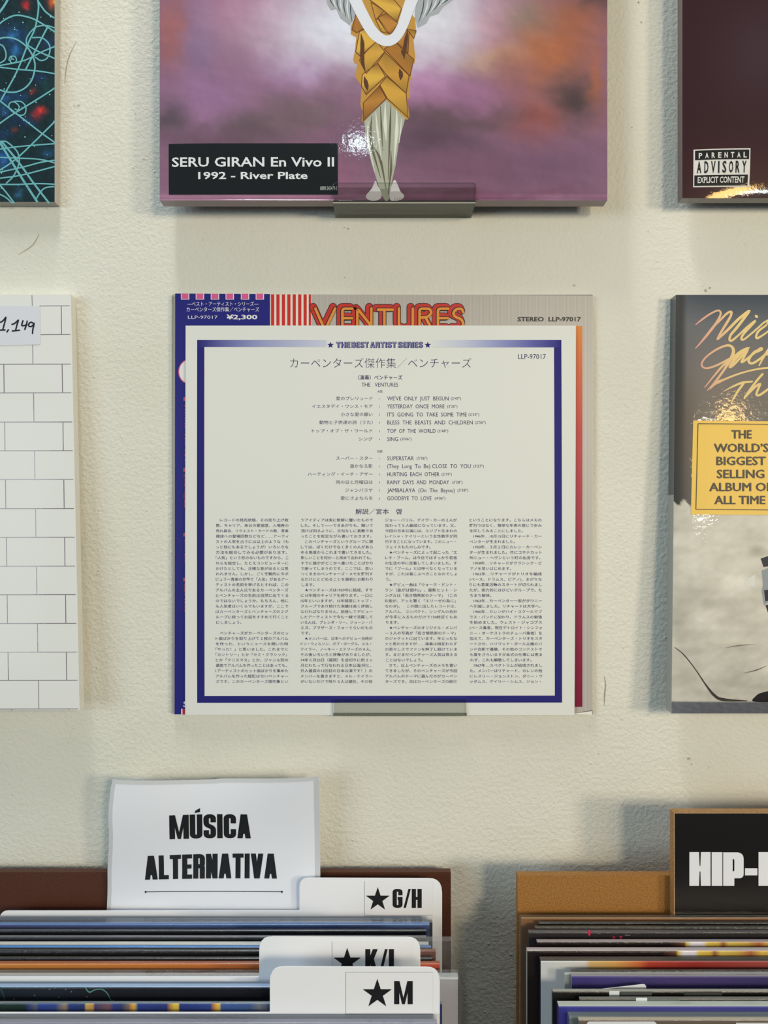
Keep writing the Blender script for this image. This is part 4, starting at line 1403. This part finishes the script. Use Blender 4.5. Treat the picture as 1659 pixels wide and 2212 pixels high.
def paper_sheet():
    d = .5515
    mb = MB()
    nu, nv = 40, 30
    left = [(1680, 247), (1700, 243), (1740, 239), (1770, 238), (1800, 239), (1840, 236), (1880, 232), (1930, 231), (1985, 229)]
    right = [(1672, 690), (1900, 692), (1985, 693)]
    wav = lambda u, v: .0035 * math.cos(u * math.pi * 2) * (1 - v) ** 2 + .0016 * math.sin(v * 7 + u * 2)

    def P(u, v, L=0):
        top = 1680 - 8 * u + 10 * math.sin(u * math.pi) ** .8 * (1 if u < .5 else .85)
        y = top + (2050 - top) * v
        xl = np.interp(y, [p[0] for p in left], [p[1] for p in left])
        xr = np.interp(y, [p[0] for p in right], [p[1] for p in right])
        return (wx(xl + (xr - xl) * u, d), d - D0 - wav(u, v) - L * .0002, wz(y, d))

    def inv(x, y):
        u = .5
        for _ in range(6):
            top = 1680 - 8 * u + 10 * math.sin(max(0, min(1, u)) * math.pi) ** .8 * (1 if u < .5 else .85)
            xl = np.interp(y, [p[0] for p in left], [p[1] for p in left])
            xr = np.interp(y, [p[0] for p in right], [p[1] for p in right])
            u = (x - xl) / (xr - xl)
        return u, (y - top) / (2050 - top)

    us, vs = np.linspace(0, 1, nu), np.linspace(0, 1, nv)
    C = lin((236, 238, 244))
    LAM = mat('laminate', 0.35, coat=.5, coat_rough=.15)
    mb.grid([[P(u, v) for u in us] for v in vs], [[C] * nu for _ in vs], LAM)
    G = [[P(u, v) for u in us[::-1]] for v in vs]
    mb.grid([[(p[0], p[1] + .0004, p[2]) for p in r] for r in G], [[C] * nu for _ in vs], LAM)

    class Sh(Page):
        def P(self, x, y, L=0):
            u, v = inv(x, y)
            return P(u, v, L)
    pg = Sh(mb, d)
    K_ = lin((24, 25, 28))
    block_text(pg, 'MÚSICA', 367, 541, 1760, 1813, K_, LAM, 1, st=.205, bar=.17, W=.47, gap=.045)
    block_text(pg, 'ALTERNATIVA', 312, 598, 1849, 1902, K_, LAM, 1, st=.205, bar=.17, W=.47, gap=.045, slope=-.012)
    pg.ribbon([(x, 1928.5 - (x - 313) * .009) for x in np.linspace(313, 609, 16)], 1.5, lin((40, 40, 60)), LAM, 1, caps=False)
    pg.disc(313.5, 1928.5, 2.2, K_, LAM, 1)
    pg.disc(609, 1925.8, 2.2, K_, LAM, 1)
    # trimmed film margin, a shade greyer than the paper
    for a, b in ((0, .018), (.975, 1)):
        mb.grid([[P(u, v, .6) for u in np.linspace(a, b, 3)] for v in vs], [[lin((206, 208, 212))] * 3 for _ in vs], LAM)
    mb.grid([[P(u, v, .6) for u in us] for v in (0, .012, .022)], [[lin((210, 212, 212))] * nu for _ in range(3)], LAM)
    o = mb.build('genre_sheet', origin=(wx(460, d), d - D0, wz(2050, d)))
    tag(o, 'white laminated sheet reading MÚSICA ALTERNATIVA in heavy black capitals', 'sign')


paper_sheet()


def sign_board():
    d = .517
    mb = MB()
    x0, x1 = 1455, 1970
    X0, X1 = wx(x0, d), wx(x1, d)
    Zt = wz(1754.5, d)
    Zb = wz(2180, d)
    mb.box(X0, X1, d - D0, d - D0 + .0065, Zb, Zt, lin((182, 136, 84)), MDF, front=lin((20, 17, 18)), fm=SATIN)
    pg = Page(mb, d)
    pg.ribbon([(1456.6, 1990), (1456.2, 1756), (1960, 1756)], 2.0, lin((196, 158, 116)), MDF, 1, caps=False)
    LW, LB = lin((236, 236, 240)), lin((20, 17, 18))
    HU = lambda u: 1080 + u / 2.865
    HV = lambda v: 1680 + v / 2.865

    def big_h(u):
        pg.rect(HU(u), HV(460), HU(u + 131), HV(669), LW, SATIN, 1)
        pg.poly([(HU(u + 60), HV(458)), (HU(u + 71), HV(458)), (HU(u + 68), HV(545)), (HU(u + 63), HV(545))], LB, SATIN, 2)
        pg.poly([(HU(u + 63), HV(580)), (HU(u + 68), HV(580)), (HU(u + 71), HV(671)), (HU(u + 60), HV(671))], LB, SATIN, 2)

    def big_p(u):
        pg.poly([(HU(u), HV(669)), (HU(u), HV(462))] + [(HU(x), HV(y)) for x, y in fillet([(u + 40, 462), (u + 127, 462), (u + 127, 622), (u + 69, 622)], 44, 7)] + [(HU(u + 69), HV(669))], LW, SATIN, 1)
        pg.poly([(HU(x), HV(y)) for x, y in ((u + 59, 503), (u + 66, 503), (u + 69, 512), (u + 69, 570), (u + 66, 579), (u + 59, 579))], LB, SATIN, 2)

    big_h(1172)
    pg.rect(HU(1310), HV(461), HU(1376), HV(669), LW, SATIN, 1)
    big_p(1381)
    pg.rect(HU(1516), HV(560), HU(1593), HV(604), LW, SATIN, 1)
    big_h(1600)
    pg.poly([(HU(x), HV(y)) for x, y in fillet([(1737, 462), (1866, 462), (1866, 669), (1737, 669)], 44, 7, closed=True)], LW, SATIN, 1)
    pg.poly([(HU(x), HV(y)) for x, y in ((1798, 505), (1805, 505), (1805, 626), (1798, 626))], LB, SATIN, 2)
    big_p(1872)
    o = mb.build('genre_sign', origin=(wx(1700, d), d - D0, Zb))
    tag(o, 'black panel sign with white capitals standing behind the right bin records', 'sign')


sign_board()


# ---- tabbed dividers
def divider(d, x_tab0, x_r, y_tab, y_body, x_l, letters, lab, label):
    root = thing('tab_divider', label, 'divider', (wx((x_l + x_r) / 2, d), d - D0, ZB), 'white letter dividers in the left bin')
    mb = MB()
    W1 = lin((243, 244, 247))
    pg = Page(mb, d)
    ybot = CY - ZB * F / d
    r = 17
    pts = [(x_l, ybot)] + fillet([(x_l, y_body + 40), (x_l, y_body), (x_l + 60, y_body)], 18)[1:-1] + \
          fillet([(x_tab0 - 60, y_body), (x_tab0, y_body), (x_tab0, y_body - 40)], 4)[1:-1] + fillet([(x_tab0, y_body - 30), (x_tab0, y_tab), (x_tab0 + 60, y_tab)], 2 * r)[1:-1] + \
          fillet([(x_r - 60, y_tab + 1), (x_r, y_tab + 1), (x_r, y_tab + 60)], 2 * r)[1:-1] + [(x_r, ybot)]
    DV = mat('white_plastic', 0.38, spec=.4)
    fr = [pg.P(*p) for p in pts]
    bk = [(p[0], p[1] + .0011, p[2]) for p in fr]
    mb.poly(fr, W1, DV)
    mb.poly(bk[::-1], W1, DV)
    for i in range(len(fr)):
        j = (i + 1) % len(fr)
        mb.face([fr[j], fr[i], bk[i], bk[j]], W1, DV)
    mb.build('card', root)
    mb = MB()
    pg = Page(mb, d - .0002)
    la, lb, lt_, lbm = lab
    pg.rect(la, lt_, lb, lbm, lin((240, 240, 242)), PAPER, 0)
    for q in ([(la, lt_), (la, lbm)], [(la, lbm), (lb, lbm)]) + (([(la, lt_), (lb, lt_)],) if 'M' in letters[0] else ()):
        pg.ribbon(q, .9, lin((172, 172, 176)), PAPER, 1, caps=False)
    txt, xa, xb, ya, yb, sx, sy, sr = letters
    K_ = lin((22, 23, 26))
    pg.star(sx, sy, sr, K_, PAPER, 1.5, inner=.385)
    block_text(pg, txt, xa, xb, ya, yb, K_, PAPER, 1.5, st=.2, bar=.15, W=.47, gap=.05)
    o = mb.build('letter_label', root)
    return root


divider(.5440, 647, 955, 1897, 1968, -1, ('G/H', 848, 911, 1920, 1961, 816, 1943, 27), (787.5, 935, 1903, 1977), 'white tab divider lettered G/H at the back of the left bin')
divider(.4790, 560, 908, 2024, 2111, -130, ('K/L', 789, 862, 2050, 2102, 750, 2078, 31), (717.5, 893, 2034, 2112), 'white tab divider lettered K/L half hidden in the left bin')
divider(.4540, 583, 950, 2089, 2188, -120, ('M', 852, 891, 2119, 2169, 815, 2147, 33), (747, 935, 2100, 2189.5), 'white tab divider with single letter M at the front of the left bin')


# ---- records filed in the bins
def filed(label, group, yf, d, t, xl=None, xr=None, top=(30, 30, 32), front=(30, 30, 32), spine=None, stops=None, m=EDGE, fold=None, extras=None, width=.314, film=False, tstops=None):
    """a record in its sleeve standing in a bin; its front top edge shows at y = yf, at distance d; stops = printed colours along the front"""
    h = wz(yf, d)
    if xl is not None:
        X0 = wx(xl, d)
        X1 = X0 + width
    else:
        X1 = wx(xr, d)
        X0 = X1 - width
    y0_ = d - D0
    r = min(t * .45, .0012)
    prof = [(0, ZB), (0, h - r * 1.0)] + [(r - r * math.cos(a), h - r + r * math.sin(a)) for a in np.linspace(.35, math.pi / 2, 4)] + [(t - r * .6, h), (t, h - r * .6), (t, ZB)]
    nf = 4
    cols = stops or [(0, front), (4000, front)]
    px = sorted(set([c[0] for c in cols]))
    Xs = [X0] + [x for x in [wx(p, d) for p in px] if X0 < x < X1] + [X1]

    def at(X, st):
        p = X / d * F + CX
        return lin(tuple(np.interp(p, [c[0] for c in st], [c[1][k] for c in st]) for k in range(3)))
    root = thing('record_sleeve', label, 'record', ((X0 + X1) / 2, y0_ + t / 2, ZB), group)
    mb = MB()
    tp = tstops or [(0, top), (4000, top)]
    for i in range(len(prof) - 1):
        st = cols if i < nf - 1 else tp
        A_, B_ = prof[i], prof[i + 1]
        for xa, xb in zip(Xs, Xs[1:]):
            ca, cb = at(xa, st), at(xb, st)
            mb.face([(xa, y0_ + A_[0], A_[1]), (xb, y0_ + A_[0], A_[1]), (xb, y0_ + B_[0], B_[1]), (xa, y0_ + B_[0], B_[1])], [ca, cb, cb, ca], m, smooth=False)
    sp = lin(spine or front)
    L_ = [(X0, y0_ + a, b) for a, b in prof]
    R_ = [(X1, y0_ + a, b) for a, b in prof]
    mb.poly(L_, sp, m)
    mb.poly(R_[::-1], sp, m)
    pg = Page(mb, d)
    if extras:
        extras(pg, mb)
    mb.build('sleeve', root)
    if film:
        mb = MB()
        fx0, fx1 = (wx(film[0], d), wx(film[1], d))
        mb.box(fx0, fx1, y0_ - .0012, y0_ + t + .0012, ZB, wz(film[2], d), w_, FILM, skip='u')
        mb.build('clear_outer_sleeve', root)
    return root


GL = 'records filed in the left bin'
GR = 'records filed in the right bin'
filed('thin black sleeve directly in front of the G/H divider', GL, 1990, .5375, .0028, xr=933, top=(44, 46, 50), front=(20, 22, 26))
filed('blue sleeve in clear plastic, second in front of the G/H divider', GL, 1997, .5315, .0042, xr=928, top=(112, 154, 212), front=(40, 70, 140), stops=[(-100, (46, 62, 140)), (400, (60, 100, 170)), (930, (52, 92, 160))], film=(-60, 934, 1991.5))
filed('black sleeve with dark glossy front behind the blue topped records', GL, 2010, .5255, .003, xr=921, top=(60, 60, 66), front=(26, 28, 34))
filed('black sleeve with grey upper edge in the left bin', GL, 2024, .519, .003, xr=921, top=(96, 96, 102), front=(34, 36, 42))  # top edge greyer than the front
filed('white edged sleeve between the two groups of black records', GL, 2040, .5125, .0042, xr=926, top=(216, 216, 208), front=(210, 212, 208))
filed('black record with bright blue upper edge behind the K/L divider', GL, 2046, .507, .003, xr=931, top=(62, 128, 200), front=(24, 25, 27), stops=[(-100, (28, 26, 28)), (900, (22, 25, 25))])


def dots(pg, mb):
    for j in range(6):
        for i in range(12):
            pg.disc(906 + i * 3.1 + (j % 2) * 1.5, 2056 + j * 4.4, .8, lin((214, 160, 140)), EDGE, 1, n=6)


filed('reddish brown sleeve with pale dots in a loose clear outer sleeve', GL, 2054, .5035, .0032, xr=941, top=(140, 84, 62), front=(128, 66, 50), stops=[(-100, (24, 22, 24)), (858, (26, 22, 22)), (870, (128, 66, 50)), (1000, (128, 66, 50))], tstops=[(-100, (34, 32, 34)), (858, (34, 30, 30)), (870, (146, 88, 66)), (1000, (146, 88, 66))], extras=dots, film=(880, 977, 2031))
filed('plain black sleeve behind the orange sleeve', GL, 2070, .499, .003, xr=934, top=(40, 38, 40), front=(18, 18, 20))
filed('orange brown grained sleeve with dark upper edge', GL, 2081, .494, .0036, xr=950, top=(150, 80, 44), front=(196, 120, 56), stops=[(-100, (206, 138, 66)), (300, (200, 124, 58)), (560, (186, 104, 54)), (940, (190, 84, 62))])
filed('white sleeve in clear plastic jutting out to the right of the M divider', GL, 2113, .4828, .0064, xr=990, top=(222, 222, 218), front=(222, 222, 228), film=(-190, 991, 2110))


def squiggle(pg, mb):
    c = lin((96, 150, 138))
    pg.ribbon(spline([(184, 2133), (193, 2143), (205, 2138), (220, 2137), (232, 2146), (242, 2166)]), [2.2, 3, 2.2, 2.2, 2.2, 1.6], c, EDGE, 1)
    pg.ribbon(spline([(-2, 2132), (6, 2145), (12, 2166)]), 3, lin((50, 78, 84)), EDGE, 1)
    for x, y in ((75, 2150), (107, 2137), (127, 2154), (142, 2137), (154, 2142), (188, 2153), (245, 2161), (30, 2158)):
        pg.disc(x, y, 1.6, lin((112, 124, 128)), EDGE, 1, n=7)


filed('dark blue black sleeve with a pale green squiggle on its front', GL, 2132, .4705, .0042, xr=940, top=(150, 178, 214), front=(34, 36, 44), stops=[(-100, (30, 40, 52)), (100, (38, 44, 56)), (200, (34, 36, 44)), (600, (28, 29, 38))], extras=squiggle)
bandst = [(-100, (28, 52, 44)), (55, (24, 48, 44)), (60, (40, 56, 120)), (78, (90, 96, 108)), (84, (44, 66, 150)), (120, (48, 72, 140)), (140, (150, 132, 100)), (150, (40, 60, 130)), (182, (40, 58, 110)), (186, (196, 168, 96)), (200, (200, 150, 80)), (205, (60, 64, 110)), (235, (120, 84, 90)), (245, (40, 62, 140)),
          (262, (50, 58, 110)), (278, (120, 110, 90)), (282, (196, 130, 90)), (290, (214, 180, 70)), (298, (40, 62, 140)), (360, (44, 56, 120)), (366, (170, 120, 80)), (376, (220, 190, 70)), (385, (222, 190, 70)), (388, (36, 56, 130)), (455, (50, 70, 140)), (460, (180, 110, 80)), (470, (224, 190, 70)), (474, (220, 186, 70)), (478, (60, 92, 160)), (540, (64, 90, 140)), (560, (110, 116, 126)), (600, (40, 60, 120))]
filed('sleeve with deep blue edge patched in yellow just behind the M divider', GL, 2167, .4595, .0026, xr=955, top=(98, 112, 120), front=(40, 60, 130), stops=bandst)
filed('lilac grey plastic covered sleeve in front of the M divider', GL, 2210, .4465, .0045, xr=943, top=(172, 172, 190), front=(168, 168, 184), film=(-250, 944, 2206))

filed('kraft brown sleeve in clear plastic at the back of the right bin', GR, 1983, .5135, .0016, xl=1126, top=(196, 160, 112), front=(172, 114, 50), film=(1123, 2140, 1981), width=.318)
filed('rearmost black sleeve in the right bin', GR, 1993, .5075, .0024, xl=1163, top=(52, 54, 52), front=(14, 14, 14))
filed('black olive sleeve second from the back of the right bin', GR, 2003, .5025, .0028, xl=1155, top=(62, 62, 50), front=(24, 22, 20))  # black-olive is the sleeve's own colour


def marks(pg, mb):
    for x, y, h in ((1273, 2014, 9), (1326, 2027, 10), (1341, 2026, 10)):
        pg.poly([(x - 3, y - 4), (x + 3, y - 4), (x + 2.4, y + h * .5), (x, y + h), (x - 2.6, y + h * .5)], lin((214, 40, 84)), EDGE, 1)
    pg.ribbon([(1350, 2020), (1361, 2020)], 1, lin((150, 150, 150)), EDGE, 1)


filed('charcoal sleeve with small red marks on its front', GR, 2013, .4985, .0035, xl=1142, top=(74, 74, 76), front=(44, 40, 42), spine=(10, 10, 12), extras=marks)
ST_ = lambda s: [(1100, (26, 18, 18)), (1448 + s, (30, 20, 20)), (1462 + s, (64, 36, 30)), (1478 + s, (96, 58, 36)), (1484 + s, (206, 184, 90)), (1494 + s, (226, 218, 224)), (1518 + s, (224, 216, 226)), (1528 + s, (218, 186, 80)), (1552 + s, (206, 170, 70)), (1562 + s, (150, 84, 44)), (1575 + s, (206, 178, 84)), (1610 + s, (196, 160, 70)), (1640 + s, (170, 96, 60)), (1665 + s, (216, 176, 80)), (1800, (150, 80, 60))]
filed('black sleeve with yellow and white printed edge behind its twin', GR, 2034, .4905, .0035, xl=1160, top=(150, 140, 142), front=(30, 22, 22), spine=(20, 16, 18), stops=ST_(0))
filed('black sleeve with yellow and white printed edge in front of its twin', GR, 2053, .4825, .0042, xl=1139, top=(176, 166, 168), front=(30, 22, 22), spine=(196, 198, 196), stops=ST_(-18))
filed('white sleeve whose front shades from cream through orange to red', GR, 2075, .4755, .0052, xl=1168, top=(60, 58, 56), front=(206, 208, 208), spine=(40, 42, 46),
      stops=[(1160, (206, 210, 212)), (1262, (220, 214, 208)), (1275, (214, 180, 120)), (1330, (216, 164, 92)), (1380, (206, 110, 62)), (1400, (178, 62, 48)), (1500, (150, 48, 42)), (1659, (160, 72, 66)), (1800, (150, 60, 60))], m=WRINK)
filed('thin dark sleeve between the red printed and the violet records', GR, 2097, .4685, .002, xl=1235, top=(54, 52, 50), front=(26, 24, 24))
filed('pale grey sleeve peeking out just left of the violet blue sleeve', GR, 2103, .4663, .002, xl=1220, top=(168, 170, 168), front=(150, 156, 156), spine=(188, 192, 190))
filed('violet blue sleeve with pale grey upper edge in the right bin', GR, 2108, .4635, .0026, xl=1235, top=(138, 132, 138), front=(66, 58, 120), stops=[(1200, (62, 56, 126)), (1450, (72, 62, 116)), (1700, (60, 52, 104))], spine=(172, 178, 178), m=WRINK)
mb = MB()
pg = Page(mb, .4575)
zb_ = CY - ZB * F / .4575
P_ = [pg.P(*p) for p in ((1292, zb_), (1396, zb_), (1396, 2131), (1393, 2127), (1388, 2127), (1292, 2138))]
mb.poly(P_, lin((226, 226, 228)), PAPER)
mb.poly([(p[0], p[1] + .0006, p[2]) for p in P_][::-1], lin((226, 226, 228)), PAPER)
for i in range(6):
    j = (i + 1) % 6
    mb.face([P_[j], P_[i], (P_[i][0], P_[i][1] + .0006, P_[i][2]), (P_[j][0], P_[j][1] + .0006, P_[j][2])], lin((226, 226, 228)), PAPER)
tag(mb.build('index_card'), 'white card poking up slantwise between the violet and black records', 'card')


def tags1(pg, mb):
    pg.rect(1316, 2140, 1338, 2156, lin((226, 232, 232)), PAPER, 1)
    pg.rect(1340, 2142.5, 1408, 2157, lin((84, 86, 86)), EDGE, .6)
    pg.rect(1478, 2142.5, 1560, 2157, lin((70, 70, 66)), EDGE, .6)


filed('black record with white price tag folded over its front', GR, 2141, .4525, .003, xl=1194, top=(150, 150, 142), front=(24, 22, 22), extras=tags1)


def tags2(pg, mb):
    pg.rect(1374, 2155, 1398, 2170, lin((220, 228, 230)), PAPER, 1)
    pg.rect(1398, 2158, 1468, 2170, lin((96, 106, 104)), EDGE, .6)


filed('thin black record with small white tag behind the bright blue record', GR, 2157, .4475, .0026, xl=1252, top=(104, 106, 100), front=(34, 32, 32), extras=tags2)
filed('bright blue shrink wrapped record with torn pale film along its top', GR, 2173, .4425, .0052, xl=1207, top=(176, 186, 178), front=(52, 54, 140), stops=[(1200, (50, 54, 142)), (1500, (64, 62, 150)), (1700, (54, 56, 140))], m=WRINK)
filed('grey green plastic covered record in front of the bright blue record', GR, 2197, .4375, .0055, xl=1230, top=(112, 124, 122), front=(120, 126, 124), m=WRINK)


def tags3(pg, mb):
    pg.poly([(1268, 2240), (1268, 2210), (1271, 2206.5), (1413, 2206.5), (1418, 2210), (1418, 2240)], lin((222, 224, 228)), PAPER, 1)
    pg.rect(1590, 2209, 1670, 2240, lin((214, 214, 216)), PAPER, 1)


filed('brownish record with white label at the very front of the right bin', GR, 2202, .4315, .003, xl=1250, top=(170, 160, 146), front=(104, 94, 84), extras=tags3)

if _to.name in COL.objects:
    COL.objects.unlink(_to)
bpy.data.objects.remove(_to)
bpy.data.curves.remove(_tc)
